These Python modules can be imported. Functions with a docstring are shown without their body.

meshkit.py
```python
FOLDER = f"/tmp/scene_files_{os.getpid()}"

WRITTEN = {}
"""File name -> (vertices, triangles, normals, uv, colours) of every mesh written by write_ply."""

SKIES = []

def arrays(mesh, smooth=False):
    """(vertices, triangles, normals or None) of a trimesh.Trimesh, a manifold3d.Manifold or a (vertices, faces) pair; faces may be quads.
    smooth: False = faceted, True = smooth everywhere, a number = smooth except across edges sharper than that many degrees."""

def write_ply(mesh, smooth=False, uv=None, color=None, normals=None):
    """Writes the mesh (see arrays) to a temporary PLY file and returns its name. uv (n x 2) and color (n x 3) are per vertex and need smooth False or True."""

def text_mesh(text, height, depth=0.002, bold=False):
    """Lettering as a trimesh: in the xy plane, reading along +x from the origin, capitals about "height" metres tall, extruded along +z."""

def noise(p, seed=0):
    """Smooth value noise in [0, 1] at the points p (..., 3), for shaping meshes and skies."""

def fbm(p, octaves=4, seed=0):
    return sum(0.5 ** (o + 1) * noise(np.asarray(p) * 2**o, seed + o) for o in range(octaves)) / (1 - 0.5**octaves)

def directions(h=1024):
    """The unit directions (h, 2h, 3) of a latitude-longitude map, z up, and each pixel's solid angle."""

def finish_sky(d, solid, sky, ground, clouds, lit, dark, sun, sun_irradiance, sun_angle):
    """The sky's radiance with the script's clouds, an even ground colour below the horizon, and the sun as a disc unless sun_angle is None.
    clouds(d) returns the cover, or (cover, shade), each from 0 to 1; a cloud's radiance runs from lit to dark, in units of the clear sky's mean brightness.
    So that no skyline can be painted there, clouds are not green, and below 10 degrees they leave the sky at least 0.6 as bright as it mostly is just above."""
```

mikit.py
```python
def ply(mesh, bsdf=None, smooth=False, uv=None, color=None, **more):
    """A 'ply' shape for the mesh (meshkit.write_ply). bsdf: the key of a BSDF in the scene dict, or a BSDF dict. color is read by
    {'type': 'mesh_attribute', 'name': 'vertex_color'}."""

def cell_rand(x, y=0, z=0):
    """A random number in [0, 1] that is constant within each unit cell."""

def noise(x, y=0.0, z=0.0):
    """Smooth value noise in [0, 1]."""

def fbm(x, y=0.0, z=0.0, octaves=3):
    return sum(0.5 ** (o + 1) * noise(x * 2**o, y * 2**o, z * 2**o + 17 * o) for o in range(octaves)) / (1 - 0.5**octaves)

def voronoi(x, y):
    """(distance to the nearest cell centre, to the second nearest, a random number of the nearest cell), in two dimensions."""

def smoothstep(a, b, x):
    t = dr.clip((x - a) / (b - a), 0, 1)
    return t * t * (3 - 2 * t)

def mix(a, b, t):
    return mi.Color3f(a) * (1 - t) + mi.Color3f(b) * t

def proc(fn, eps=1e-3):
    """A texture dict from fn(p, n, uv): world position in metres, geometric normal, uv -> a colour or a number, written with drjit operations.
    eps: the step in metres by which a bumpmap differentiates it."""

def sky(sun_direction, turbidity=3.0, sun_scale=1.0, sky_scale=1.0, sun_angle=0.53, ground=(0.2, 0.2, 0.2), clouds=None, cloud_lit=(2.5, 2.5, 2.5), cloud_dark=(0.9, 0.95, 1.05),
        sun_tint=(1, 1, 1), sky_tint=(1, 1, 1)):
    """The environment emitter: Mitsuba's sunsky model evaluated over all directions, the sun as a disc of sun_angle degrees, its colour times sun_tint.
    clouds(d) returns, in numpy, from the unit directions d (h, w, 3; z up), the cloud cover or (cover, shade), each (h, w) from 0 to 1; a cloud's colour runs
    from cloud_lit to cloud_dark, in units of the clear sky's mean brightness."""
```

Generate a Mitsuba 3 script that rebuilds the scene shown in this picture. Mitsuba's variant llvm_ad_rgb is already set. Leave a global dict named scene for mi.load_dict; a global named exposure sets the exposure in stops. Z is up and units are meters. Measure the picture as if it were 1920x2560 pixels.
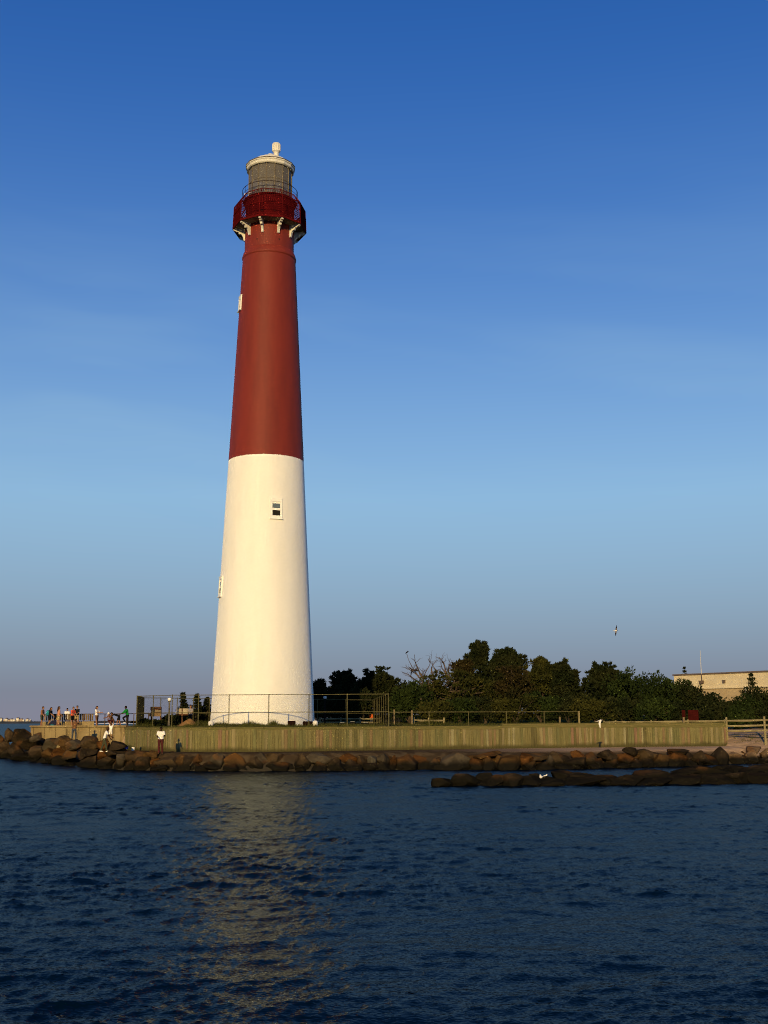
import math, random
import numpy as np, trimesh, manifold3d as m3, drjit as dr, mitsuba as mi
import shapely.geometry as sg
import mikit, meshkit
from mikit import proc, noise, fbm, smoothstep, mix, cell_rand, voronoi

# ---------------------------------------------------------------- camera, sky, exposure
EYE, PITCH, ROLL, FOC = 3.2, math.radians(10.35), math.radians(0.265), 2853.0   # FOC in pixels of a 1920 x 2560 frame
scene, labels = {}, {}
_T = mi.ScalarTransform4f
scene['camera'] = {'type': 'perspective', 'fov': math.degrees(2 * math.atan(960 / FOC)), 'fov_axis': 'x', 'near_clip': 0.5, 'far_clip': 60000.0,
                   'to_world': _T().look_at(origin=[0, 0, EYE], target=[0, math.cos(PITCH), EYE + math.sin(PITCH)], up=[math.sin(ROLL), 0, math.cos(ROLL)])}
SUN_AZ, SUN_EL = math.radians(10), math.radians(14)        # behind the camera, a little to its left
SUN = (-math.sin(SUN_AZ) * math.cos(SUN_EL), -math.cos(SUN_AZ) * math.cos(SUN_EL), math.sin(SUN_EL))


def haze_and_cirrus(d):
    """Sea haze that greys the low sky all round, and thin streaks of cirrus above it."""
    el = np.degrees(np.arcsin(np.clip(d[..., 2], 0, 1)))
    az = np.arctan2(d[..., 0], d[..., 1])
    veil = 0.95 * np.exp(-(el / 17.0) ** 2)
    w = meshkit.fbm(np.stack([d[..., 0] * 3.5 + d[..., 1] * 2, el * 0.42 + az * 1.9 + 2 * meshkit.fbm(d * 4, 2, 3), az * 0 + 3.1], -1), 5, 7)
    cirrus = np.clip((w - 0.45) * 1.7, 0, 1) * np.exp(-((el - 16) / 8.0) ** 2) * 0.30
    shade = 1 - np.clip((el - 0.5) / 10.5, 0, 1)
    return 1 - (1 - cirrus) * (1 - veil), shade


scene['sky'] = mikit.sky(SUN, turbidity=2.0, sun_tint=(0.88, 0.93, 0.84), sky_tint=(0.18, 0.60, 1.42), clouds=haze_and_cirrus,
                         cloud_lit=(2.1, 3.2, 3.65), cloud_dark=(1.10, 1.05, 1.30))
exposure = 2.0


rng = np.random.default_rng(11)
random.seed(5)


# ---------------------------------------------------------------- helpers
def at(px, py, Y):
    """The point at world depth Y that the photograph shows at its pixel (px, py): used to measure the place."""
    a, b = px - 960, py - 1280
    c, s = math.cos(ROLL), math.sin(ROLL)
    u, v = a * c - b * s, a * s + b * c
    d = np.array([u / FOC, math.cos(PITCH) + v / FOC * math.sin(PITCH), math.sin(PITCH) - v / FOC * math.cos(PITCH)])
    return np.array([0, 0, EYE]) + d * (Y / d[1])


def atz(px, py, z):
    p = at(px, py, 1.0) - [0, 0, EYE]
    return np.array([0, 0, EYE]) + p * ((z - EYE) / p[2])


_used = {}


def unique(name):
    n = _used.get(name, 0)
    _used[name] = n + 1
    return name if n == 0 else f'{name}_{n:03d}'


def cat(ms):
    vs, fs, n = [], [], 0
    for m in ms:
        if hasattr(m, 'to_mesh'):
            q = m.to_mesh(); v, f = np.array(q.vert_properties[:, :3]), np.array(q.tri_verts)
        elif isinstance(m, tuple):
            v, f = np.asarray(m[0], float), np.asarray(m[1], int)
            if f.shape[1] == 4:
                f = np.vstack([f[:, [0, 1, 2]], f[:, [0, 2, 3]]])
        else:
            v, f = np.array(m.vertices), np.array(m.faces)
        vs.append(v); fs.append(f + n); n += len(v)
    return np.vstack(vs), np.vstack(fs)


def thing(name, label, category, group=None):
    k = unique(name)
    labels[k] = {'label': label, 'category': category}
    if group:
        labels[k]['group'] = group
    return k


def part(holder, name, mesh, bsdf, smooth=False, label=None, stuff=False, to_world=None, **kw):
    k = unique(f'{holder}__{name}')
    if isinstance(mesh, list):
        mesh = cat(mesh)
    scene[k] = mesh_dict(mesh, bsdf, smooth, to_world, **kw)
    e = {}
    if label: e['label'] = label
    if stuff: e['kind'] = 'stuff'
    if e: labels[k] = e
    return k


def mesh_dict(mesh, bsdf, smooth=False, to_world=None, **kw):
    d = dict(mesh) if isinstance(mesh, dict) else mikit.ply(mesh, bsdf, smooth=smooth, **kw)
    if isinstance(mesh, dict) and bsdf:
        d['bsdf'] = {'type': 'ref', 'id': bsdf}
    if to_world is not None:
        d['to_world'] = to_world
    return d


def single(name, mesh, bsdf, label, category, group=None, smooth=False, to_world=None, **kw):
    k = thing(name, label, category, group)
    scene[k] = mesh_dict(cat(mesh) if isinstance(mesh, list) else mesh, bsdf, smooth, to_world, **kw)
    return k


def structure(name, mesh, bsdf, smooth=False, label=None, **kw):
    k = unique(name)
    scene[k] = mesh_dict(cat(mesh) if isinstance(mesh, list) else mesh, bsdf, smooth, **kw)
    labels[k] = {'kind': 'structure'}
    if label: labels[k]['label'] = label
    return k


def stuff(name, mesh, bsdf, label, category, smooth=False, **kw):
    k = unique(name)
    scene[k] = mesh_dict(cat(mesh) if isinstance(mesh, list) else mesh, bsdf, smooth, **kw)
    labels[k] = {'label': label, 'category': category, 'kind': 'stuff'}
    return k


BOXF = np.array([[0, 3, 2, 1], [4, 5, 6, 7], [0, 1, 5, 4], [1, 2, 6, 5], [2, 3, 7, 6], [3, 0, 4, 7]])


def box(c, s, rot=0.0):
    """Axis box of size s about c, turned by rot about z."""
    x, y, z = np.asarray(s, float) / 2
    v = np.array([[-x, -y, -z], [x, -y, -z], [x, y, -z], [-x, y, -z], [-x, -y, z], [x, -y, z], [x, y, z], [-x, y, z]])
    c0, s0 = math.cos(rot), math.sin(rot)
    v = v @ np.array([[c0, s0, 0], [-s0, c0, 0], [0, 0, 1]]) + np.asarray(c, float)
    return v, BOXF


def cbox(c, s, rot=0.0, b=0.02):
    """Box with bevelled edges."""
    s = np.asarray(s, float) / 2
    b = min(b, 0.45 * s.min())
    pts = []
    for sx in (-1, 1):
        for sy in (-1, 1):
            for sz in (-1, 1):
                for k in range(3):
                    q = np.array([sx, sy, sz]) * s
                    for j in range(3):
                        if j != k:
                            q[j] -= np.sign(q[j]) * b
                    pts.append(q)
    h = trimesh.convex.convex_hull(np.array(pts))
    c0, s0 = math.cos(rot), math.sin(rot)
    v = np.array(h.vertices) @ np.array([[c0, s0, 0], [-s0, c0, 0], [0, 0, 1]]) + np.asarray(c, float)
    return v, np.array(h.faces)


def beam(p, q, w, h=None, up=(0, 0, 1)):
    """A square bar from p to q, w wide and h high."""
    p, q = np.asarray(p, float), np.asarray(q, float)
    h = h or w
    t = (q - p) / np.linalg.norm(q - p)
    a = np.cross(t, up)
    if np.linalg.norm(a) < 1e-3:
        a = np.cross(t, [1, 0, 0])
    a /= np.linalg.norm(a); b = np.cross(a, t)
    c = [(-1, -1), (1, -1), (1, 1), (-1, 1)]
    v = [p + a * w / 2 * i + b * h / 2 * j for i, j in c] + [q + a * w / 2 * i + b * h / 2 * j for i, j in c]
    return np.array(v), BOXF


def tube(pts, rad, sides=6, caps=True):
    p = np.asarray(pts, float)
    r = np.broadcast_to(np.asarray(rad, float), (len(p),))
    t = np.gradient(p, axis=0); t /= np.linalg.norm(t, axis=1, keepdims=True) + 1e-12
    ref = np.where(np.abs(t[:, 2:]) < 0.9, [0, 0, 1.0], [1.0, 0, 0])
    a = np.cross(t, ref); a /= np.linalg.norm(a, axis=1, keepdims=True)
    b = np.cross(t, a)
    an = np.arange(sides) * 2 * np.pi / sides
    v = (p[:, None] + r[:, None, None] * (np.cos(an)[None, :, None] * a[:, None] + np.sin(an)[None, :, None] * b[:, None])).reshape(-1, 3)
    i, j = np.meshgrid(np.arange(len(p) - 1), np.arange(sides), indexing='ij')
    q = np.stack([i * sides + j, i * sides + (j + 1) % sides, (i + 1) * sides + (j + 1) % sides, (i + 1) * sides + j], -1).reshape(-1, 4)
    f = np.vstack([q[:, [0, 1, 2]], q[:, [0, 2, 3]]])
    if caps:
        n = len(v); v = np.vstack([v, p[:1], p[-1:]]); k = np.arange(sides); e = (len(p) - 1) * sides
        f = np.vstack([f, np.stack([k * 0 + n, (k + 1) % sides, k], 1), np.stack([k * 0 + n + 1, e + k, e + (k + 1) % sides], 1)])
    return v, f


def lathe(profile, n=64, c=(0, 0, 0), a0=0.0):
    """Revolved profile of (r, z), from the bottom outside up; closed where r is 0."""
    pr = np.asarray(profile, float)
    an = a0 + np.arange(n) * 2 * np.pi / n
    v = np.stack([pr[:, None, 0] * np.cos(an), pr[:, None, 0] * np.sin(an), pr[:, None, 1] + 0 * an], -1).reshape(-1, 3) + np.asarray(c, float)
    i, j = np.meshgrid(np.arange(len(pr) - 1), np.arange(n), indexing='ij')
    q = np.stack([i * n + j, i * n + (j + 1) % n, (i + 1) * n + (j + 1) % n, (i + 1) * n + j], -1).reshape(-1, 4)
    return v, np.vstack([q[:, [0, 1, 2]], q[:, [0, 2, 3]]])


def ico(c, r, sub=2):
    m = trimesh.creation.icosphere(sub, 1.0)
    return np.array(m.vertices) * r + np.asarray(c, float), np.array(m.faces)


def moved(m, loc=(0, 0, 0), rz=0.0):
    v, f = cat([m])
    c0, s0 = math.cos(rz), math.sin(rz)
    return v @ np.array([[c0, s0, 0], [-s0, c0, 0], [0, 0, 1]]) + np.asarray(loc, float), f


# ---------------------------------------------------------------- materials
def mat(name, color, rough=0.7, spec=0.3, metal=0.0, bump=None, bump_scale=1.0, two=True, **kw):
    tex = color if isinstance(color, dict) else {'type': 'rgb', 'value': list(color)}
    b = {'type': 'diffuse', 'reflectance': tex} if (spec <= 0.2 or not any(q in name for q in ('tower', 'dusty', 'flood_glass'))) and not metal and not kw else {'type': 'principled', 'base_color': tex, 'roughness': rough, 'specular': spec, 'metallic': metal, **kw}
    if bump is not None:
        b = {'type': 'bumpmap', 'arbitrary': bump, 'scale': bump_scale, 'bsdf': b}
    scene[name] = {'type': 'twosided', 'bsdf': b} if two else b
    return name


def speckled(a, b, s, lo=0.3, hi=0.7):
    return proc(lambda p, n, uv: mix(a, b, smoothstep(lo, hi, fbm(p.x * s, p.y * s, p.z * s))))


# ---------------------------------------------------------------- water
def build_water():
    R = random.Random(3)
    fine = np.linspace(-24, 24, 680)
    g, step = [24.0], 0.12
    while g[-1] < 180:
        step *= 1.28; g.append(g[-1] + step)
    g = np.array(g[1:]); g = g[g < 179]
    th = np.radians(np.concatenate([-g[::-1], fine, g, [180.0]]))
    r = [2.5]
    while r[-1] < 9: r.append(r[-1] * 1.05)
    while r[-1] < 118: r.append(r[-1] * 1.0046)
    while r[-1] < 40000: r.append(r[-1] * 1.07)
    r = np.array(r)
    X, Y = r[:, None] * np.sin(th), r[:, None] * np.cos(th)
    Rr = np.broadcast_to(r[:, None], X.shape)
    near = np.clip((400 - Rr) / 280, 0, 1)
    cell = np.gradient(r)[:, None]
    gust = 0.35 + 1.25 * meshkit.fbm(np.stack([X / 10, Y / 6, X * 0], -1), 3, 4)
    gust2 = 0.55 + 0.9 * meshkit.fbm(np.stack([X / 3.0, Y / 4.5, X * 0 + 5], -1), 2, 9)
    Z, DX, DY = np.zeros_like(X), np.zeros_like(X), np.zeros_like(X)
    N = 110
    for i in range(N):
        lam = 0.055 * (3.4 / 0.055) ** (i / (N - 1.0))
        k = 2 * math.pi / lam
        a = math.radians(R.gauss(-76, 38))                  # crests lie mostly across the view
        s = WAVE_SLOPE * math.sqrt(2.0 / N) * (1.0 if lam < 0.3 else (0.3 / lam) ** 0.5)
        amp = s / k
        ph = k * (X * math.cos(a) + Y * math.sin(a)) + R.uniform(0, 6.28)
        fade = np.clip(lam / (0.9 * cell), 0, 1) ** 1.5 * near
        m = amp * fade * (gust * gust2 if lam < 1.1 else gust)
        Z += m * np.cos(ph)
        DX -= 1.1 * m * math.cos(a) * np.sin(ph); DY -= 1.1 * m * math.sin(a) * np.sin(ph)
    V = np.stack([X + DX, Y + DY, Z], -1)
    nr, nt = X.shape
    v = np.vstack([V.reshape(-1, 3), [[0, 0, 0]]])
    i, j = np.meshgrid(np.arange(nr - 1), np.arange(nt), indexing='ij')
    j2 = (j + 1) % nt
    q = np.stack([i * nt + j, (i + 1) * nt + j, (i + 1) * nt + j2, i * nt + j2], -1).reshape(-1, 4)
    k = np.arange(nt)
    f = np.vstack([q[:, [0, 2, 1]], q[:, [0, 3, 2]], np.stack([k * 0 + nr * nt, (k + 1) % nt, k], 1)])
    return v, f


WAVE_SLOPE = 0.26
scene['mat_water'] = {'type': 'twosided', 'bsdf': {'type': 'bumpmap', 'scale': 1.0, 'arbitrary': proc(lambda p, n, uv: 0.010 * fbm(p.x * 7, p.y * 13, 0.5) + 0.004 * noise(p.x * 26, p.y * 44, 4.0), 4e-3),
                                                   'bsdf': {'type': 'roughplastic', 'distribution': 'ggx', 'alpha': 0.025, 'int_ior': 1.33, 'diffuse_reflectance': {'type': 'rgb', 'value': [0.0003, 0.0055, 0.013]}, 'specular_reflectance': {'type': 'rgb', 'value': [0.31, 0.36, 0.385]}}}}
structure('sea', build_water(), 'mat_water', smooth=True, label='choppy dark blue inlet water in front of the rocks')

# ---------------------------------------------------------------- lighthouse
LC = np.array([96 * math.sin(-0.1051), 96 * math.cos(-0.1051), 0.0])
FRONT = math.atan2(-LC[1], -LC[0])                            # bearing from the tower to the camera


def streaks(p, s):
    return fbm(p.x * 1.3 * s, p.y * 1.3 * s, p.z * 0.12 * s)


def white_paint(p, n, uv):
    t = smoothstep(0.35, 0.8, streaks(p, 1.0))
    c = mix((0.80, 0.775, 0.715), (0.76, 0.735, 0.675), t)
    return c * (0.97 + 0.06 * fbm(p.x * 7, p.y * 7, p.z * 7))


def red_paint(p, n, uv):
    t = smoothstep(0.3, 0.8, streaks(p, 1.2))
    c = mix((0.175, 0.021, 0.0115), (0.145, 0.018, 0.0105), t)
    return c * (0.93 + 0.14 * fbm(p.x * 6, p.y * 6, p.z * 9))


def courses(p, n, uv):
    """Brick courses under thick paint."""
    h = p.z / 0.085
    row = dr.abs(h - dr.floor(h) - 0.5)
    a = dr.atan2(p.y - LC[1], p.x - LC[0]) * 26.0 + 0.5 * (dr.floor(h) - 2 * dr.floor(h / 2))
    col = dr.abs(a - dr.floor(a) - 0.5)
    return 0.004 * smoothstep(0.5, 0.40, row) * smoothstep(0.5, 0.46, col) + 0.004 * fbm(p.x * 3, p.y * 3, p.z * 3)


mat('mat_tower_white', proc(white_paint), 0.6, 0.3, bump=proc(courses, 2e-3))
mat('mat_tower_red', proc(red_paint), 0.6, 0.25, bump=proc(courses, 2e-3))
mat('mat_white_iron', speckled((0.66, 0.63, 0.56), (0.56, 0.53, 0.46), 1.2), 0.5, 0.4)
mat('mat_red_iron', speckled((0.095, 0.006, 0.007), (0.07, 0.005, 0.006), 1.5), 0.45, 0.4)
mat('mat_red_wire', (0.062, 0.004, 0.006), 0.8, 0.15)
mat('mat_dark_iron', speckled((0.045, 0.028, 0.024), (0.03, 0.02, 0.02), 4), 0.5, 0.4)
mat('mat_deck_under', speckled((0.20, 0.18, 0.13), (0.13, 0.12, 0.09), 2), 0.7, 0.2)
mat('mat_mullion', speckled((0.15, 0.125, 0.095), (0.11, 0.092, 0.07), 1), 0.5, 0.4)
mat('mat_lantern_inside', speckled((0.19, 0.15, 0.11), (0.13, 0.105, 0.08), 2), 0.6, 0.2)
mat('mat_dark_opening', (0.02, 0.018, 0.016), 0.8, 0.2)
mat('mat_window_white', (0.82, 0.81, 0.77), 0.5, 0.3)
scene['mat_pane'] = {'type': 'blendbsdf', 'weight': 0.7, 'a': {'type': 'thindielectric', 'int_ior': 1.5, 'specular_transmittance': {'type': 'rgb', 'value': [0.75, 0.73, 0.68]}},
                     'b': {'type': 'twosided', 'bsdf': {'type': 'diffuse', 'reflectance': {'type': 'rgb', 'value': [0.165, 0.15, 0.135]}}}}   # salt-dusted glass
mat('mat_dusty_glass', (0.10, 0.12, 0.13), 0.12, 0.5)


def tower_r(z):
    return 4.275 + (z - 2.9) * (2.325 - 4.275) / (43.3 - 2.9)


def pol(a, r, z):
    """Point at angle a (0 faces the camera, positive to its right) on the tower's axis."""
    b = FRONT + a
    return LC + np.array([r * math.cos(b), r * math.sin(b), z])


ZB = 25.0
lh = thing('lighthouse', 'tall round lighthouse, dark red above and white below, with gallery and glazed lantern', 'lighthouse')
part(lh, 'white_tower', lathe([(4.33, 2.2), (4.33, 2.95), (4.275, 3.0)] + [(tower_r(z), z) for z in np.linspace(3.05, ZB, 12)], 128, LC), 'mat_tower_white', smooth=30, label='white painted lower half of the tower')
part(lh, 'red_tower', lathe([(tower_r(z) + (0.003 if z == ZB else 0.002), z) for z in np.linspace(ZB, 43.2, 10)] , 128, LC), 'mat_tower_red', smooth=True, label='dark red upper half of the tower')
part(lh, 'string_course', lathe([(2.30, 43.2), (2.36, 43.24), (2.385, 43.32), (2.385, 43.42), (2.34, 43.52), (2.30, 43.70), (2.22, 43.86), (2.17, 43.95)], 96, LC), 'mat_tower_red', smooth=50)
part(lh, 'neck', lathe([(2.17, 43.95), (2.16, 46.3)], 96, LC), 'mat_tower_red', smooth=True)
for a in (-0.52, 0.40):
    part(lh, 'weep_hole', moved(box((0, 0, 0), (0.09, 0.05, 0.16)), pol(a, 2.155, 44.5), FRONT + a + math.pi / 2), 'mat_dark_opening')

# gallery: a ten-sided deck on brackets, its railing closed in with a cage that slopes back to the lantern
A10 = math.radians(2.0)
RG, ZD = 3.24, 46.12
corner = [A10 + math.radians(18 + 36 * k) for k in range(10)]


def ngon_prism(r, z0, z1, angles, rin=None):
    v = [pol(a, r, z) for z in (z0, z1) for a in angles]
    n = len(angles)
    f = [[i, n + i, n + (i + 1) % n, (i + 1) % n] for i in range(n)]
    f = [[x[0], x[3], x[2], x[1]] for x in f]
    v += [pol(0, 0, z0), pol(0, 0, z1)]
    t = [[2 * n, (i + 1) % n, i] for i in range(n)] + [[2 * n + 1, n + i, n + (i + 1) % n] for i in range(n)]
    f = np.array(f)
    return np.array(v), np.vstack([f[:, [0, 1, 2]], f[:, [0, 2, 3]], t])


part(lh, 'gallery_deck', ngon_prism(RG, ZD, ZD + 0.06, corner), 'mat_deck_under', label='grey-brown underside of the gallery deck')
part(lh, 'deck_edge', [beam(pol(corner[i], RG + 0.02, ZD + 0.06), pol(corner[(i + 1) % 10], RG + 0.02, ZD + 0.06), 0.05, 0.2) for i in range(10)], 'mat_red_iron')


def bracket():
    """A scrolled cantilever bracket in the plane y = 0, from the wall (x = 0) out to x = 1.0, top at z = 0."""
    pts = [(0, 0), (1.02, 0), (1.05, -0.08), (1.02, -0.17), (0.88, -0.2), (0.80, -0.27), (0.66, -0.27), (0.58, -0.34), (0.56, -0.44), (0.50, -0.50), (0.44, -0.47), (0.36, -0.50), (0.27, -0.60),
           (0.20, -0.74), (0.17, -0.90), (0.15, -1.06), (0, -1.10)]
    m = trimesh.creation.extrude_polygon(sg.Polygon(pts), 0.21, engine='earcut')
    v = np.array(m.vertices)
    return np.stack([v[:, 0], 0.105 - v[:, 2], v[:, 1]], -1), np.array(m.faces)


BR = bracket()
for a in corner:
    part(lh, 'bracket', moved(BR, pol(a, 2.14, ZD - 0.002), FRONT + a), 'mat_white_iron')
part(lh, 'watch_room', lathe([(2.16, ZD + 0.06), (2.16, 48.55), (2.36, 48.62), (2.40, 48.70), (1.9, 48.72)], 80, LC), 'mat_red_iron', smooth=30, label='dark red watch room inside the gallery cage')
for a in (-0.33, 0.19):
    part(lh, 'vent_hole', moved(box((0, 0, 0), (0.16, 0.06, 0.16)), pol(a, 2.165, 47.15), FRONT + a + math.pi / 2), 'mat_dark_opening')
ZK, ZT, RK, RT = 48.15, 49.0, 3.16, 2.52
for i in range(10):
    a, b = corner[i], corner[(i + 1) % 10]
    part(lh, 'cage_post', [beam(pol(a, RG, ZD + 0.08), pol(a, RK, ZK), 0.07), beam(pol(a, RK, ZK), pol(a, RT, ZT), 0.06)], 'mat_red_iron')
for i in range(10):
    a, b = corner[i], corner[(i + 1) % 10]
    for z in (ZD + 0.3, ZD + 1.28):
        part(lh, 'cage_rail', beam(pol(a, RG - 0.02, z), pol(b, RG - 0.02, z), 0.05), 'mat_red_iron')
    part(lh, 'cage_rail', beam(pol(a, RK, ZK), pol(b, RK, ZK), 0.055), 'mat_red_iron')
    part(lh, 'cage_rail', beam(pol(a, RT, ZT), pol(b, RT, ZT), 0.05), 'mat_red_iron')
    wires = []
    p0, p1, q0, q1 = pol(a, RG, ZD + 0.1), pol(b, RG, ZD + 0.1), pol(a, RK, ZK), pol(b, RK, ZK)
    t0, t1 = pol(a, RT, ZT), pol(b, RT, ZT)
    n = 22
    for k in range(1, n):
        u = k / n
        wires.append(beam(p0 + (p1 - p0) * u, q0 + (q1 - q0) * u, 0.022))
        if k % 2 == 0:
            wires.append(beam(q0 + (q1 - q0) * u, t0 + (t1 - t0) * u, 0.03))
    for k in range(1, 11):
        u = k / 11
        wires.append(beam(p0 + (q0 - p0) * u, p1 + (q1 - p1) * u, 0.018))
    part(lh, 'cage_mesh', wires, 'mat_red_wire', stuff=True)

# lantern gallery railing
ring = [pol(t, 2.46, 49.72) for t in np.linspace(0, 2 * math.pi, 65)]
part(lh, 'lantern_rail', tube(ring, 0.028, 6, False), 'mat_dark_iron', smooth=True)
part(lh, 'lantern_rail', tube([p - [0, 0, 0.45] for p in ring], 0.018, 5, False), 'mat_dark_iron', smooth=True)
for k in range(16):
    part(lh, 'lantern_rail_post', tube([pol(k * math.pi / 8 + 0.1, 2.46, 48.66), pol(k * math.pi / 8 + 0.1, 2.46, 49.72)], 0.02, 5), 'mat_dark_iron')
part(lh, 'service_lamp', [cbox(pol(-0.95, 2.30, 48.98), (0.95, 0.07, 0.09), FRONT - 0.95 + math.pi / 2 + 0.4), cbox(pol(-0.95, 2.3, 48.84), (0.08, 0.08, 0.2))], 'mat_window_white')

# lantern: sixteen bays of glass
A16 = math.radians(0.6)
RL, ZL0, ZL1 = 1.93, 48.72, 51.72
part(lh, 'lantern_floor', lathe([(1.95, 48.70), (1.97, 48.92), (1.90, 48.94), (0.0, 48.93)], 64, LC), 'mat_lantern_inside', smooth=30)
for k in range(16):
    a, b = A16 + math.radians(11.25 + 22.5 * k), A16 + math.radians(11.25 + 22.5 * (k + 1))
    part(lh, 'mullion', beam(pol(a, RL, ZL0 + 0.2), pol(a, RL, ZL1), 0.085), 'mat_mullion')
    for z0, z1 in ((48.93, 50.30), (50.36, 51.70)):
        v = np.array([pol(a, RL - 0.01, z0), pol(b, RL - 0.01, z0), pol(b, RL - 0.01, z1), pol(a, RL - 0.01, z1)])
        part(lh, 'pane', (v, np.array([[0, 1, 2, 3]])), 'mat_pane')
    part(lh, 'glazing_bar', beam(pol(a, RL, 50.33), pol(b, RL, 50.33), 0.05), 'mat_mullion')
a16 = [A16 + math.radians(11.25 + 22.5 * k) for k in range(16)]
part(lh, 'cornice', [lathe([(1.90, 51.68), (2.06, 51.68), (2.14, 51.76), (2.14, 51.98), (2.20, 52.02), (2.20, 52.12), (1.6, 52.16)], 16, LC, FRONT + a16[0])], 'mat_white_iron')
part(lh, 'gutter', lathe([(2.10, 52.1), (2.22, 52.1), (2.24, 52.17), (2.1, 52.2), (1.9, 52.19)], 16, LC, FRONT + a16[0]), 'mat_mullion')
part(lh, 'roof', lathe([(2.16, 52.18), (1.6, 52.62), (1.0, 52.98), (0.5, 53.22), (0.28, 53.34), (0.26, 53.44), (0.0, 53.46)], 16, LC, FRONT + a16[0]), 'mat_white_iron')
part(lh, 'lantern_ceiling', lathe([(1.88, 51.72), (1.0, 52.2), (0.0, 52.4)], 16, LC, FRONT + a16[0]), 'mat_lantern_inside')
part(lh, 'lens_pedestal', lathe([(0.35, 48.93), (0.3, 49.3), (0.45, 49.4), (0.45, 49.5), (0.0, 49.52)], 24, LC), 'mat_lantern_inside', smooth=30)
VC = pol(0, 0, 0) + np.array([0.52, -0.15, 0])
part(lh, 'vent_stack', lathe([(0.235, 52.7), (0.235, 53.65)], 24, VC), 'mat_white_iron', smooth=True)
part(lh, 'vent_cowl', [lathe([(0.22, 53.5), (0.30, 53.62), (0.35, 53.66), (0.35, 54.38), (0.33, 54.42), (0.0, 54.44)], 12, VC)] +
     [beam(VC + [0.36 * math.cos(t), 0.36 * math.sin(t), 53.72], VC + [0.36 * math.cos(t), 0.36 * math.sin(t), 54.34], 0.05) for t in np.arange(12) * math.pi / 6], 'mat_white_iron')


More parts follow.
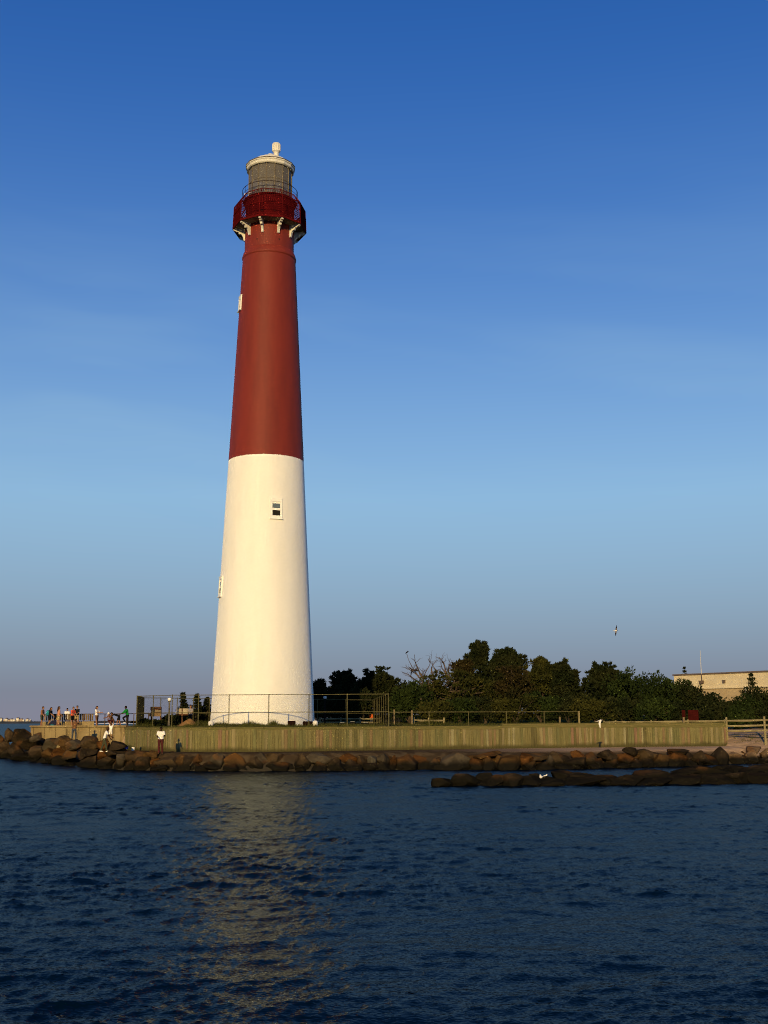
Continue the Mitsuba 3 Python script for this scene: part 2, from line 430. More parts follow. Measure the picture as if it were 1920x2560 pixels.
def tower_window(a, z, w=1.0, h=1.62, style='white'):
    """Sash window let into the wall at angle a, its sill at height z."""
    r = tower_r(z + h / 2)
    tilt = math.atan((4.275 - 2.325) / 40.4)
    b = FRONT + a
    out, side = np.array([math.cos(b) * math.cos(tilt), math.sin(b) * math.cos(tilt), math.sin(tilt)]), np.array([-math.sin(b), math.cos(b), 0])
    up = np.cross(out, side)
    o = LC + np.array([r * math.cos(b), r * math.sin(b), z + h / 2])

    def bx(cx, cz, sx, sz, d0, d1):
        v, f = box((0, 0, 0), (1, 1, 1))
        P = o + side * (cx + v[:, :1] * sx) + up * (cz + v[:, 2:] * sz) + out * ((d0 + d1) / 2 + v[:, 1:2] * (d1 - d0))
        return P, f[:, ::-1]

    fw = 0.17
    wn = part(lh, 'window', [bx(-(w - fw) / 2, 0, fw, h, -0.2, 0.07), bx((w - fw) / 2, 0, fw, h, -0.2, 0.07), bx(0, (h - 0.2) / 2, w - 2 * fw, 0.2, -0.2, 0.068), bx(0, -(h - 0.24) / 2, w - 2 * fw, 0.24, -0.2, 0.068)], 'mat_window_white')
    part(wn, 'sill', bx(0, -h / 2 - 0.035, w + 0.12, 0.07, -0.1, 0.13), 'mat_window_white')
    part(wn, 'hood', bx(0, h / 2 + 0.03, w + 0.06, 0.06, -0.1, 0.10), 'mat_window_white')
    gw = w - 2 * fw
    part(wn, 'sash', [bx(0, 0.02, gw, 0.06, -0.09, 0.03), bx(0, -0.09, gw, 0.05, -0.09, 0.0), bx(0, 0.47, gw, 0.05, -0.09, 0.0)], 'mat_window_white')
    part(wn, 'upper_pane', bx(0, 0.26, gw, 0.38, -0.06, 0.015), 'mat_dusty_glass')
    part(wn, 'lower_pane', bx(0, -0.34, gw, 0.46, -0.12, 0.012), 'mat_dark_opening', label='dark open lower half of the window')


AW = math.radians(14.5)
tower_window(AW, 19.55)
tower_window(AW - math.pi / 2, 13.35)
tower_window(AW - math.pi / 2, 38.35, 0.8, 1.3)

# ---------------------------------------------------------------- land
SHORE = np.array([atz(px, py, 0.0)[:2] for px, py in ((0, 1893), (90, 1904), (200, 1917), (300, 1926), (480, 1929), (640, 1929), (840, 1928), (1040, 1925), (1300, 1927), (1500, 1922), (1700, 1917), (1815, 1911), (1920, 1909))])
WALL = np.array([at(px, 1850, Y)[:2] for px, Y in ((315, 89.0), (350, 86.3), (390, 84.0), (435, 82.0), (480, 80.9), (560, 80.2), (640, 80.0), (740, 80.6), (840, 81.7), (1040, 84.2), (1270, 86.6), (1500, 88.6), (1815, 91.0))])
XL, XR = WALL[0, 0], WALL[-1, 0]
Z_FOOT, Z_TOP = 1.16, 2.66


def y_shore(x):
    s = SHORE
    y = np.interp(x, s[:, 0], s[:, 1])
    y = np.where(x < s[0, 0], s[0, 1] + (s[0, 0] - x) * 0.55, y)
    return np.where(x > s[-1, 0], s[-1, 1] + (x - s[-1, 0]) * 0.10, y)


def y_wall(x):
    y = np.interp(x, WALL[:, 0], WALL[:, 1])
    y = np.where(x < XL, WALL[0, 1] + (XL - x) * 0.9, y)
    return np.where(x > XR, WALL[-1, 1] + (x - XR) * 0.10, y)


def sstep(a, b, x):
    t = np.clip((x - a) / (b - a), 0, 1)
    return t * t * (3 - 2 * t)


def ground_z(x, y):
    x, y = np.asarray(x, float), np.asarray(y, float)
    ys, yw = y_shore(x), y_wall(x)
    u = np.clip((y - ys) / np.maximum(yw - 0.4 - ys, 0.5), 0, 1)
    zf = np.where(y < ys, -0.45 + np.maximum((y - ys) * 0.35, -3), -0.45 + (Z_FOOT + 0.40) * sstep(0, 0.42, u) ** 0.7)
    zb = Z_TOP - 0.06 + 0.24 * sstep(0, 6, y - yw) + 0.10 * (meshkit.fbm(np.stack([x / 6, y / 6, x * 0], -1), 3, 2) - 0.5)
    main = np.where(y > yw + 0.10, zb, zf)
    beach = np.where(y < ys, zf, -0.45 + 2.55 * sstep(0, 11.5, y - ys) ** 0.8 + 0.5 * sstep(11, 60, y - ys) + 0.18 * (meshkit.fbm(np.stack([x / 1.8, y / 1.8, x * 0], -1), 4, 6) - 0.5) * np.clip(y - ys, 0, 1))
    r = sstep(XR - 0.12, XR + 0.12, x)
    z = main * (1 - r) + beach * r
    left = np.where(y < ys, zf, np.where(y < 112 + 0.1 * (XL - x), -0.3 + 1.3 * sstep(0, 9, y - ys), -0.3 + 1.3 * sstep(0, 9, y - ys) - 4.0 * sstep(0, 9, y - 112 - 0.1 * (XL - x))))
    l = sstep(XL - 0.02, XL - 0.6, x)
    z = z * (1 - l) + left * l
    z = z + 1.0 * sstep(113, 132, y) * sstep(-9, -4, x)                # a low dune under the trees
    far = sstep(235, 255, y)                                  # the back shore of the island
    return z * (1 - far) - 3.0 * far


def build_ground():
    xs = np.concatenate([np.arange(-120, XL - 3, 3.0), np.arange(XL - 3, XL + 2, 0.25), np.arange(XL + 2, XR - 1, 0.6), np.arange(XR - 1, XR - 0.2, 0.2), np.arange(XR - 0.2, XR + 0.2, 0.06), np.arange(XR + 0.2, XR + 16, 0.3), np.arange(XR + 16, 60, 1.5), np.arange(60, 320, 8.0)])
    t = np.concatenate([np.arange(-14, -1, 1.0), np.arange(-1, 0, 0.25), np.linspace(0, 1, 24)])
    off = np.concatenate([[0.0, 0.06, 0.12, 0.2, 0.4], np.arange(0.8, 12, 0.4), np.arange(12, 40, 2.0), np.arange(40, 190, 6.0)])
    ys, yw = y_shore(xs), y_wall(xs)
    gap = np.maximum(yw - ys, 1.0)
    rows = [ys + np.where(k < 0, k, k * gap * 0.97) for k in t] + [ys + gap + o for o in off]
    Y = np.array(rows); X = np.broadcast_to(xs, Y.shape)
    v = np.stack([X, Y, ground_z(X, Y)], -1).reshape(-1, 3)
    nr, nc = Y.shape
    i, j = np.meshgrid(np.arange(nr - 1), np.arange(nc - 1), indexing='ij')
    q = np.stack([i * nc + j, i * nc + j + 1, (i + 1) * nc + j + 1, (i + 1) * nc + j], -1).reshape(-1, 4)
    return v, np.vstack([q[:, [0, 1, 2]], q[:, [0, 2, 3]]])


def ground_color(p, n, uv):
    f = fbm(p.x * 0.5, p.y * 0.5, 0.0)
    g = fbm(p.x * 2.3, p.y * 2.3, p.z)
    grass = mix((0.055, 0.062, 0.016), (0.105, 0.092, 0.030), smoothstep(0.35, 0.7, g))
    sand = mix((0.42, 0.285, 0.175), (0.31, 0.205, 0.12), smoothstep(0.3, 0.75, fbm(p.x * 1.2, p.y * 2.5, p.z)))
    on = smoothstep(2.2, 2.5, p.z) * smoothstep(0.30, 0.48, f + 0.25 * smoothstep(XR + 1, XR - 3, p.x))
    c = mix(sand, grass, on)
    earth = mix((0.05, 0.034, 0.019), (0.085, 0.060, 0.033), smoothstep(0.4, 0.7, g))
    c = mix(c, earth, smoothstep(1.9, 1.5, p.z) * smoothstep(XR + 2, XR - 4, p.x) * smoothstep(1.25, 1.0, p.z + 0.016 * (p.x - 8)))
    patch = smoothstep(0.55, 0.68, fbm(p.x * 0.7, p.y * 1.6, 3.0)) * smoothstep(1.2, 1.8, p.z)
    c = mix(c, (0.10, 0.075, 0.035), 0.6 * patch * (1 - on))
    return mix((0.035, 0.030, 0.022), c, smoothstep(0.25, 1.0, p.z + 0.3 * g))


mat('mat_ground', proc(ground_color), 0.95, 0.1, bump=proc(lambda p, n, uv: 0.10 * fbm(p.x * 2.5, p.y * 2.5, p.z * 2.5), 2e-2))
structure('ground', build_ground(), 'mat_ground', smooth=35, label='sandy ground with rough grass round the lighthouse')

# ---------------------------------------------------------------- wooden sea wall
TINT = [(0.190, 0.165, 0.072), (0.165, 0.142, 0.060), (0.235, 0.195, 0.100), (0.200, 0.142, 0.074), (0.150, 0.142, 0.062), (0.205, 0.128, 0.078), (0.120, 0.104, 0.046), (0.270, 0.240, 0.132)]


def plank_fn(c):
    d = tuple(0.72 * x for x in c)

    def fn(p, n, uv):
        g = fbm(p.x * 14, p.y * 14, p.z * 0.7)
        k = fbm(p.x * 1.2, p.y * 1.2, p.z * 0.5)
        col = mix(c, d, smoothstep(0.35, 0.75, g))
        col = mix(col, (0.10, 0.100, 0.044), 0.3 * smoothstep(0.45, 0.7, k))
        return mix((0.07, 0.062, 0.026), col, smoothstep(0.0, 0.35, p.z - Z_FOOT - 0.06 + 0.5 * (k - 0.4)))   # damp, mossy foot
    return fn


for i, c in enumerate(TINT):
    mat(f'mat_plank_{i}', proc(plank_fn(c)), 0.85, 0.15)
mat('mat_cap', proc(lambda p, n, uv: mix((0.105, 0.098, 0.036), (0.15, 0.125, 0.052), smoothstep(0.3, 0.7, fbm(p.x * 0.8, p.y * 3, p.z * 14)))), 0.85, 0.15)

seg = np.linalg.norm(np.diff(WALL, axis=0), axis=1)
cum = np.concatenate([[0], np.cumsum(seg)])


def wall_at(s):
    """(point, tangent) at arc length s; the seaward side is to the right of the tangent."""
    e = 0.4
    f = lambda u: np.array([np.interp(u, cum, WALL[:, 0]), np.interp(u, cum, WALL[:, 1])])
    t = f(min(s + e, cum[-1])) - f(max(s - e, 0))
    return f(s), t / np.linalg.norm(t)


wl = thing('wooden_sea_wall', 'long curved sea wall of upright green and tan timber planks below the lighthouse', 'sea wall')
s, k = 0.0, 0
while s < cum[-1] - 0.05:
    w = min(rng.choice([0.15, 0.19, 0.23, 0.27], p=[0.15, 0.4, 0.3, 0.15]), cum[-1] - s)
    p, t = wall_at(s + w / 2)
    nrm = np.array([t[1], -t[0]])
    d = rng.uniform(-0.012, 0.016)
    h0, h1 = Z_FOOT - 0.35, Z_TOP - 0.02 + rng.uniform(-0.01, 0.01)
    tint = int(rng.choice(8, p=[0.30, 0.22, 0.12, 0.08, 0.13, 0.04, 0.05, 0.06]))
    c = p + nrm * (0.05 + d)
    part(wl, 'plank', box((c[0], c[1], (h0 + h1) / 2), (w - 0.012, 0.07, h1 - h0), math.atan2(t[1], t[0])), f'mat_plank_{tint}')
    s += w
s = 0.0
while s < cum[-1] - 0.1:
    e = min(s + 2.6, cum[-1])
    if cum[-1] - e < 0.8: e = cum[-1]
    p, q = wall_at(s + 0.004)[0], wall_at(e - 0.004)[0]
    t = (q - p) / np.linalg.norm(q - p); nrm = np.array([t[1], -t[0]])
    hgt = 0.13 + 0.17 * sstep(-6, XR, (p[0] + q[0]) / 2)          # the fascia board widens towards the right end
    a, b = p + nrm * 0.09, q + nrm * 0.09
    part(wl, 'fascia_board', beam((*a, Z_TOP + 0.06 - hgt / 2 + 0.14 * (hgt > 0.2)), (*b, Z_TOP + 0.06 - hgt / 2 + 0.14 * (hgt > 0.2)), 0.06, hgt), 'mat_cap')
    zc = Z_TOP + 0.06 + 0.14 * (hgt > 0.2) + 0.03
    part(wl, 'cap_board', beam((*(p - nrm * 0.03), zc), (*(q - nrm * 0.03), zc), 0.34, 0.055), 'mat_cap')
    s = e
part(wl, 'end_board', beam((XR + 0.05, WALL[-1, 1] - 0.05, 1.9), (XR + 0.3, WALL[-1, 1] + 3.0, 1.9), 0.08, 1.7), 'mat_plank_1')
part(wl, 'end_board', beam((XL - 0.05, WALL[0, 1] - 0.05, 1.7), (XL - 0.9, WALL[0, 1] + 9.0, 1.7), 0.08, 2.0), 'mat_plank_4')

# ---------------------------------------------------------------- terrace
TA, TB = at(77, 1820, 106.0)[:2], at(318, 1820, 102.5)[:2]
ZTER = 2.82


def stained(a, b):
    return proc(lambda p, n, uv: mix(mix(a, b, smoothstep(0.3, 0.75, fbm(p.x * 0.8, p.y * 0.8, p.z * 0.35))), tuple(0.5 * x for x in b), 0.6 * smoothstep(0.56, 0.7, fbm(p.x * 3.0, p.y * 3.0, p.z * 0.5))))


mat('mat_concrete', stained((0.27, 0.205, 0.105), (0.20, 0.145, 0.07)), 0.9, 0.15, bump=proc(lambda p, n, uv: 0.02 * fbm(p.x * 4, p.y * 4, p.z * 4), 5e-3))
tt = (TB - TA) / np.linalg.norm(TB - TA); tn = np.array([-tt[1], tt[0]])
ter = sg.Polygon([TA, TB, TB + tn * 9 + tt * 1.0, TA + tn * 9 - tt * 0.4])
m = trimesh.creation.extrude_polygon(ter, ZTER + 1.0, engine='earcut'); m.apply_translation([0, 0, -1.0])
terrace = thing('terrace', 'low concrete lookout terrace with people on it, left of the wooden wall', 'terrace')
part(terrace, 'platform', m, 'mat_concrete')
L = np.linalg.norm(TB - TA)
for k in range(9):
    p = TA + tt * (0.3 + (L - 0.6) * k / 8)
    part(terrace, 'joint', box((*(p - tn * 0.002), 1.9), (0.03, 0.03, 1.7), math.atan2(tt[1], tt[0])), 'mat_dark_opening')
part(terrace, 'coping', [beam((*(TA - tn * 0.02), ZTER + 0.0), (*(TB - tn * 0.02), ZTER + 0.0), 0.34, 0.14)], 'mat_concrete')

# ---------------------------------------------------------------- boulders
ROCK = [((0.098, 0.066, 0.036), (0.048, 0.033, 0.019)), ((0.118, 0.066, 0.026), (0.060, 0.034, 0.015)), ((0.110, 0.088, 0.060), (0.060, 0.048, 0.033)), ((0.130, 0.058, 0.019), (0.066, 0.030, 0.011)),
        ((0.056, 0.040, 0.025), (0.028, 0.021, 0.014)), ((0.140, 0.122, 0.088), (0.085, 0.074, 0.052)), ((0.26, 0.175, 0.105), (0.17, 0.112, 0.066))]


def rock_fn(a, b):
    def fn(p, n, uv):
        c = mix(a, b, smoothstep(0.34, 0.68, fbm(p.x * 1.7, p.y * 1.7, p.z * 1.7, 4)))
        c = c * (0.8 + 0.4 * fbm(p.x * 9, p.y * 9, p.z * 9))
        rust = smoothstep(0.55, 0.68, fbm(p.x * 0.9 + 7, p.y * 0.9, p.z * 0.9))
        c = mix(c, (0.17, 0.075, 0.025), 0.5 * rust)
        return mix((0.010, 0.009, 0.007), c * 0.64, smoothstep(0.28, 0.72, p.z + 0.35 * (fbm(p.x * 1.5, p.y * 1.5, 2.0) - 0.5)))     # wet weed at the tide line
    return fn


ROCK_BUMP = proc(lambda p, n, uv: 0.12 * fbm(p.x * 5, p.y * 5, p.z * 5, 4), 6e-3)
for i, (a, b) in enumerate(ROCK):
    mat(f'mat_rock_{i}', proc(rock_fn(a, b)), 0.85, 0.15, bump=ROCK_BUMP)
for i, (a, b) in enumerate((((0.078, 0.052, 0.031), (0.036, 0.026, 0.016)), ((0.052, 0.036, 0.023), (0.026, 0.020, 0.013)))):
    mat(f'mat_wet_rock_{i}', proc(rock_fn(a, b)), 0.8, 0.15, bump=ROCK_BUMP)
SPH = trimesh.creation.icosphere(3, 1.0)
SV, SF = np.array(SPH.vertices), np.array(SPH.faces)


def boulder(c, size, seed, flat=0.0):
    r = np.random.default_rng(seed)
    v = SV.copy()
    for _ in range(int(r.integers(10, 15))):
        n = r.normal(size=3); n[2] += r.choice([0.0, 0.8]); n /= np.linalg.norm(n)
        d = r.uniform(0.46, 0.76)
        h = v @ n
        v = v - n * (np.maximum(h - d, 0) * 0.96)[:, None]
    v += (v / np.linalg.norm(v, axis=1, keepdims=True)) * ((meshkit.fbm(SV * 2.2 + seed * 3.7, 4, seed % 97) - 0.5) * 0.13)[:, None]
    v -= (v.max(0) + v.min(0)) / 2
    v /= (v.max(0) - v.min(0)) / 2
    a = r.normal(0, 0.14) * min(1.0, 1.1 / size[0]); ca, sa = math.cos(a), math.sin(a)
    v = v * (np.asarray(size) / 2)
    v = np.stack([v[:, 0] * ca - v[:, 2] * sa, v[:, 1], v[:, 0] * sa + v[:, 2] * ca], -1)
    return v + np.asarray(c, float), SF


def rock_boxes(x0, y0, sc, rows):
    return [(x0 + a / sc, x0 + b / sc, y0 + c / sc, y0 + d / sc, m) for a, b, c, d, m in rows]


_seed = [100]


MARKS = {'left': ((10, 'the far white houses'), (78, 'the terrace corner'), (101, 'the bare-chested man'), (121, 'the teal backpack'), (143, 'the woman in peach'), (178, 'the coral shirt'), (200, 'the climbing man'), (239, 'the woman in white'), (268, 'the white-shirted person'), (315, 'the man in green'), (355, 'the left fence corner'), (401, 'the man by the wall')),
         'front': ((401, 'the man by the wall'), (455, 'the pale signs'), (527, 'the left white ball'), (571, 'the left third of the tower'), (656, 'the middle of the tower'), (729, 'the square floodlight'), (788, 'the right white ball'), (868, 'the enclosure'), (930, 'the orange shirt'), (985, 'the bicycle'), (1030, 'the tall wooden post'), (1070, 'the leaning dead tree'), (1118, 'the dead trees'),
                   (1200, 'the tallest pine'), (1284, 'the rust brown pine'), (1358, 'the spiky-topped pine'), (1446, 'the wire fence end'), (1499, 'the low gull'), (1574, 'the small cedar'), (1640, 'the broad round tree'), (1735, 'the wide maroon board'), (1800, 'the right end of the wall'), (1870, 'the three-rail fence'), (1930, 'the right edge')),
         'jetty': ((1105, 'its left tip'), (1160, 'the dead trees'), (1200, 'the tallest pine'), (1284, 'the rust brown pine'), (1309, 'the white board'), (1354, 'the larger gull'), (1446, 'the wire fence end'), (1499, 'the low gull'), (1560, 'the small cedar'), (1640, 'the broad round tree'), (1735, 'the wide maroon board'), (1812, 'the right end of the wall'), (1870, 'the three-rail fence'), (1930, 'the right edge'))}
TONE = ('brown', 'tawny brown', 'grey-brown', 'rust brown', 'dark brown', 'pale grey', 'pale sandy')
_pending = []


def place_rocks(boxes, where, text, group, grow=1.12, depth=None, wet=False):
    """Boulders measured from the photograph: each stands on the bank as far back as its foot is high in the picture."""
    for x0, x1, y0, y1, m in boxes:
        cx = (x0 + x1) / 2
        if depth:
            Y = depth(cx, y0, y1)
        else:
            f = atz(cx, 2000, 0); d = f[:2] / f[1]
            yy = np.linspace(60, 125, 900); ysh = yy[np.argmax(yy > y_shore(d[0] * yy))]
            Y = ysh + 0.45 + max(0.0, min(at(cx, y1, ysh)[2] + 0.15, 1.5)) * 1.0
        a, b = at(x0, (y0 + y1) / 2, Y), at(x1, (y0 + y1) / 2, Y)
        t, bo = at(cx, y0, Y)[2], at(cx, y1, Y)[2]
        w, h = (b[0] - a[0]) * grow * (1.3 if wet else 1.0), (t - bo) * grow
        bo = t - h - (0.35 if bo < 0.5 else 0.15)
        _seed[0] += 1
        r = np.random.default_rng(_seed[0])
        dep = max(0.8, min(w, 2.4)) * r.uniform(0.8, 1.1)
        k = single('boulder', boulder(((a[0] + b[0]) / 2, Y + dep * 0.25, (t + bo) / 2), (w, dep, t - bo), _seed[0]), f'mat_wet_rock_{m % 2}' if wet else f'mat_rock_{m}', '', 'boulder', group, smooth=26)
        size = '' if m == 2 and not wet else 'broad ' if w > 2.0 else 'small ' if w < 1.05 else 'tall ' if h > 0.85 * w else ''
        near = min(MARKS[where], key=lambda q: abs(q[0] - cx))[1]
        tier = '' if wet else 'lowest ' if y1 > 1921 - (8 if where == 'left' else 0) else 'upper ' if y1 < 1908 else 'middle '
        _pending.append((k, cx, f'{tier}{size}{"wet " if wet else TONE[m] + " "}boulder {text} {near}'))


def name_rocks():
    """Gives boulders that would share a label the words left, right or middle; what still agrees keeps its shared label."""
    by = {}
    for k, cx, lab in _pending: by.setdefault(lab, []).append((cx, k))
    for lab, ks in by.items():
        ks.sort()
        words = {1: ('',), 2: ('left ', 'right '), 3: ('left ', 'middle ', 'right ')}.get(len(ks), ('',) * len(ks))
        for (cx, k), w in zip(ks, words):
            if w and len(ks) > 1: labels[k]['label'] = f'{lab}, {w}one'
            else: labels[k]['label'] = lab
    _pending.clear()


place_rocks(rock_boxes(0, 1700, 4.15, [
    (-60, 45, 560, 660, 4), (40, 135, 500, 620, 0), (100, 300, 500, 650, 4), (-40, 105, 620, 800, 0), (80, 245, 640, 800, 4), (200, 425, 580, 700, 4), (300, 430, 555, 620, 2), (290, 440, 680, 790, 0),
    (430, 590, 600, 720, 2), (430, 560, 700, 800, 1), (550, 730, 575, 690, 0), (600, 770, 600, 700, 1), (500, 700, 690, 810, 3), (690, 840, 615, 705, 2), (640, 790, 700, 810, 0), (830, 1015, 580, 695, 0),
    (1005, 1130, 610, 700, 3), (1120, 1310, 625, 705, 4), (780, 1010, 690, 800, 4), (1000, 1205, 780, 890, 0), (1090, 1310, 690, 770, 4), (1190, 1320, 760, 860, 2), (1300, 1500, 730, 840, 0), (1480, 1640, 740, 830, 1),
    (1560, 1690, 810, 910, 3), (370, 560, 780, 870, 4), (550, 770, 780, 900, 4), (760, 1010, 790, 925, 0), (1000, 1200, 870, 940, 4), (1290, 1410, 830, 930, 1), (1400, 1575, 790, 935, 4), (-60, 120, 720, 830, 4), (110, 380, 760, 850, 4)]),
    'left', 'in the left heap under', 'boulders heaped below the terrace')
FRONT_ROCKS = rock_boxes(300, 1680, 4.15, [
    (330, 615, 865, 975, 0), (560, 730, 850, 960, 1), (610, 800, 860, 960, 4), (740, 900, 850, 970, 1), (930, 1095, 840, 1000, 2), (1095, 1315, 835, 1010, 1), (1320, 1510, 850, 1010, 0), (310, 560, 950, 1030, 4), (560, 760, 950, 1030, 4),
    (780, 950, 960, 1030, 4)]) + rock_boxes(640, 1680, 4.15, [
    (-40, 100, 830, 990, 2), (100, 300, 835, 930, 0), (105, 285, 915, 1010, 1), (305, 395, 925, 1015, 0), (395, 560, 840, 1020, 0), (515, 795, 835, 940, 2), (600, 730, 920, 1020, 1), (730, 875, 875, 1010, 0), (860, 1045, 845, 930, 3), (880, 1040, 905, 1015, 0),
    (1035, 1175, 855, 980, 0), (1140, 1245, 865, 965, 5), (1165, 1265, 950, 1012, 2), (1235, 1395, 845, 940, 2), (1260, 1400, 920, 1020, 4), (1385, 1450, 860, 1000, 3), (1435, 1680, 845, 1020, 0)]) + rock_boxes(1000, 1780, 3.318, [
    (240, 335, 380, 455, 2), (325, 610, 340, 475, 2), (585, 705, 370, 465, 3), (690, 805, 365, 460, 1), (810, 1005, 360, 465, 1), (985, 1130, 345, 420, 3), (1035, 1125, 395, 465, 1), (1125, 1220, 410, 475, 0), (1215, 1295, 355, 475, 2), (1275, 1440, 410, 475, 0),
    (1240, 1350, 325, 420, 0), (1345, 1565, 365, 455, 0), (1425, 1525, 315, 380, 3), (620, 840, 335, 385, 1), (990, 1240, 335, 390, 0)]) + rock_boxes(1420, 1780, 3.318, [
    (0, 155, 385, 465, 0), (35, 125, 315, 385, 3), (120, 260, 330, 410, 0), (195, 295, 380, 460, 3), (325, 425, 385, 445, 1), (400, 585, 345, 435, 3), (470, 625, 385, 460, 2), (610, 715, 385, 460, 0), (575, 705, 305, 390, 0), (700, 855, 345, 450, 1), (845, 1005, 335, 445, 3),
    (1005, 1075, 400, 450, 2), (1015, 1165, 315, 405, 0), (1065, 1245, 345, 445, 3), (1180, 1335, 285, 425, 4), (260, 420, 310, 390, 4), (840, 1020, 305, 350, 4), (460, 580, 290, 345, 4)])
place_rocks(FRONT_ROCKS, 'front', 'in shore row under', 'boulders in the row below the wooden wall')
place_rocks(rock_boxes(1420, 1780, 3.318, [(1335, 1455, 330, 425, 6), (1440, 1570, 325, 415, 6), (1560, 1660, 375, 440, 6), (1490, 1620, 280, 340, 6), (1400, 1500, 385, 440, 6), (1620, 1760, 300, 400, 6), (1650, 1800, 390, 450, 6)]),
            'front', 'on the beach under', 'pale boulders on the beach')


def jetty_depth(cx, y0, y1):
    return 57.6 + max(0.0, 1962 - y1) * 0.45


place_rocks(rock_boxes(1000, 1780, 3.318, [
    (275, 415, 545, 625, 4), (440, 625, 508, 607, 0), (640, 760, 500, 570, 1), (655, 865, 525, 607, 1), (845, 1010, 508, 612, 4), (985, 1160, 528, 617, 4), (1085, 1205, 512, 565, 4), (1145, 1340, 535, 617, 0), (1290, 1570, 493, 560, 4), (1320, 1680, 545, 617, 4)]) +
    rock_boxes(1420, 1780, 3.318, [(0, 210, 500, 590, 0), (140, 420, 515, 600, 4), (370, 620, 520, 612, 0), (590, 860, 480, 580, 4), (600, 860, 545, 612, 4), (820, 1080, 470, 560, 0), (850, 1100, 520, 600, 4), (1040, 1340, 455, 540, 4), (1080, 1350, 510, 597, 4),
                                   (1320, 1560, 445, 525, 0), (1310, 1500, 500, 592, 0), (1480, 1760, 440, 540, 4), (1500, 1800, 510, 592, 4), (880, 1250, 445, 500, 4), (1180, 1500, 440, 490, 4)]),
    'jetty', 'of the jetty under', 'wet boulders of the low jetty', grow=1.0, depth=jetty_depth, wet=True)

name_rocks()
# the boulders that fill the bank between and behind the large ones
x = SHORE[0, 0] - 1.0
while x < XR + 1.5:
    for row in range(3 if x < XL + 5 else 2):
        r = np.random.default_rng(5000 + int(x * 100) % 90000 + row)
        w = r.uniform(0.8, 1.5)
        yy = y_shore(x) + 0.9 + row * 1.0 + r.uniform(-0.25, 0.25)
        zz = float(ground_z(x, yy))
        left = x < XL + 1
        h = r.uniform(0.7, 1.0)
        zt = min(zz + 0.5, 0.55 + 0.32 * row + (0.4 * row if left else 0)) + r.uniform(-0.1, 0.1)
        xx = x + r.uniform(-0.4, 0.4)
        single('boulder', boulder((xx, yy, zt - h / 2), (w, r.uniform(0.9, 1.3), h), int(r.integers(1, 9000))), f'mat_rock_{int(r.choice([4, 4, 0, 1, 3]))}',
               'boulder wedged among the bigger ones heaped below the terrace' if left else 'boulder wedged among the bigger ones of the row below the wooden wall', 'boulder',
               'wedged boulders below the terrace' if left else 'wedged boulders below the wooden wall', smooth=26)
    x += 1.15

# low stones that close the jetty's gaps, awash at the tide line
r = np.random.default_rng(404)
for px in np.arange(1120, 1960, 15.0):
    Y = 58.4 + r.uniform(-0.3, 0.5) + max(0, (px - 1500) / 420) * r.uniform(0, 9)
    q = atz(px, 1958, 0.0); x = q[0] / q[1] * Y
    h = r.uniform(0.55, 0.85)
    single('boulder', boulder((x, Y, 0.30 + r.uniform(-0.08, 0.08) - h / 2), (r.uniform(0.7, 1.3), r.uniform(0.7, 1.2), h), int(r.integers(1, 9000))), f'mat_wet_rock_{int(r.integers(2))}',
           'low wet stone wedged between the larger boulders of the jetty', 'boulder', 'wedged stones of the low jetty', smooth=26)

# ---------------------------------------------------------------- chain-link enclosure and low fence
mat('mat_fence_metal', speckled((0.115, 0.105, 0.050), (0.085, 0.075, 0.036), 3), 0.5, 0.4)
scene['mat_fence_wire'] = {'type': 'diffuse', 'reflectance': {'type': 'rgb', 'value': [0.055, 0.048, 0.028]}}
mat('mat_rail_wood', speckled((0.27, 0.225, 0.12), (0.19, 0.155, 0.085), 2), 0.85, 0.15)
mat('mat_post_wood', speckled((0.24, 0.18, 0.10), (0.17, 0.125, 0.07), 4), 0.85, 0.15)
YF = 86.0


def gz(x, y):
    return float(ground_z(x, y))


def wires(p, q, z0, z1, gap=0.10, th=0.0032):
    """Chain-link mesh between p and q: two sets of slanting wires."""
    p, q = np.asarray(p[:2], float), np.asarray(q[:2], float)
    L, H = np.linalg.norm(q - p), z1 - z0
    u = (q - p) / L
    out = []
    for sgn in (1, -1):
        for s0 in np.arange(-H, L, gap):
            a, b = s0, s0 + H
            za, zb = (z0, z1) if sgn > 0 else (z1, z0)
            if a < 0: za, a = za + (zb - za) * (-a) / H, 0.0
            if b > L: zb, b = za + (zb - za) * (L - a) / max(b - a, 1e-6), L
            if b - a < 0.03: continue
            out.append(beam((*(p + u * a), za), (*(p + u * b), zb), th))
    return out


cl = thing('chain_link_fence', 'tall metal chain-link fence enclosing the foot of the lighthouse', 'fence')
FA, F2, FB = at(342, 1780, 89.4)[:2], at(430, 1780, 86.4)[:2], at(971, 1780, YF)[:2]
FC, FE, FG = at(933, 1780, 111.0)[:2], at(720, 1780, 104.5)[:2], at(359, 1780, 95.5)[:2]
FH = at(600, 1780, 101.5)[:2]
ZF0, ZF1, ZM = 2.78, 5.13, 3.84


def fence_line(holder, p, q, stations, z1, zm=None, gap=0.12, name='wire_mesh', r=0.035, th=0.0026):
    p, q = np.asarray(p), np.asarray(q)
    pts = [p + (q - p) * s for s in stations]
    for c in pts:
        part(holder, 'post', tube([(*c, gz(*c) - 0.2), (*c, z1 + 0.05)], r, 7), 'mat_fence_metal', smooth=40)
    for a, b in zip(pts[:-1], pts[1:]):
        part(holder, 'top_rail', tube([(*a, z1), (*b, z1)], 0.028, 6), 'mat_fence_metal', smooth=40)
        if zm:
            part(holder, 'mid_rail', tube([(*a, zm), (*b, zm)], 0.024, 6), 'mat_fence_metal', smooth=40)
    part(holder, name, wires(p, q, ZF0 + 0.1, z1, gap, th), 'mat_fence_wire', stuff=True)


def station(px):
    return (at(px, 1780, YF)[0] - F2[0]) / (FB[0] - F2[0])


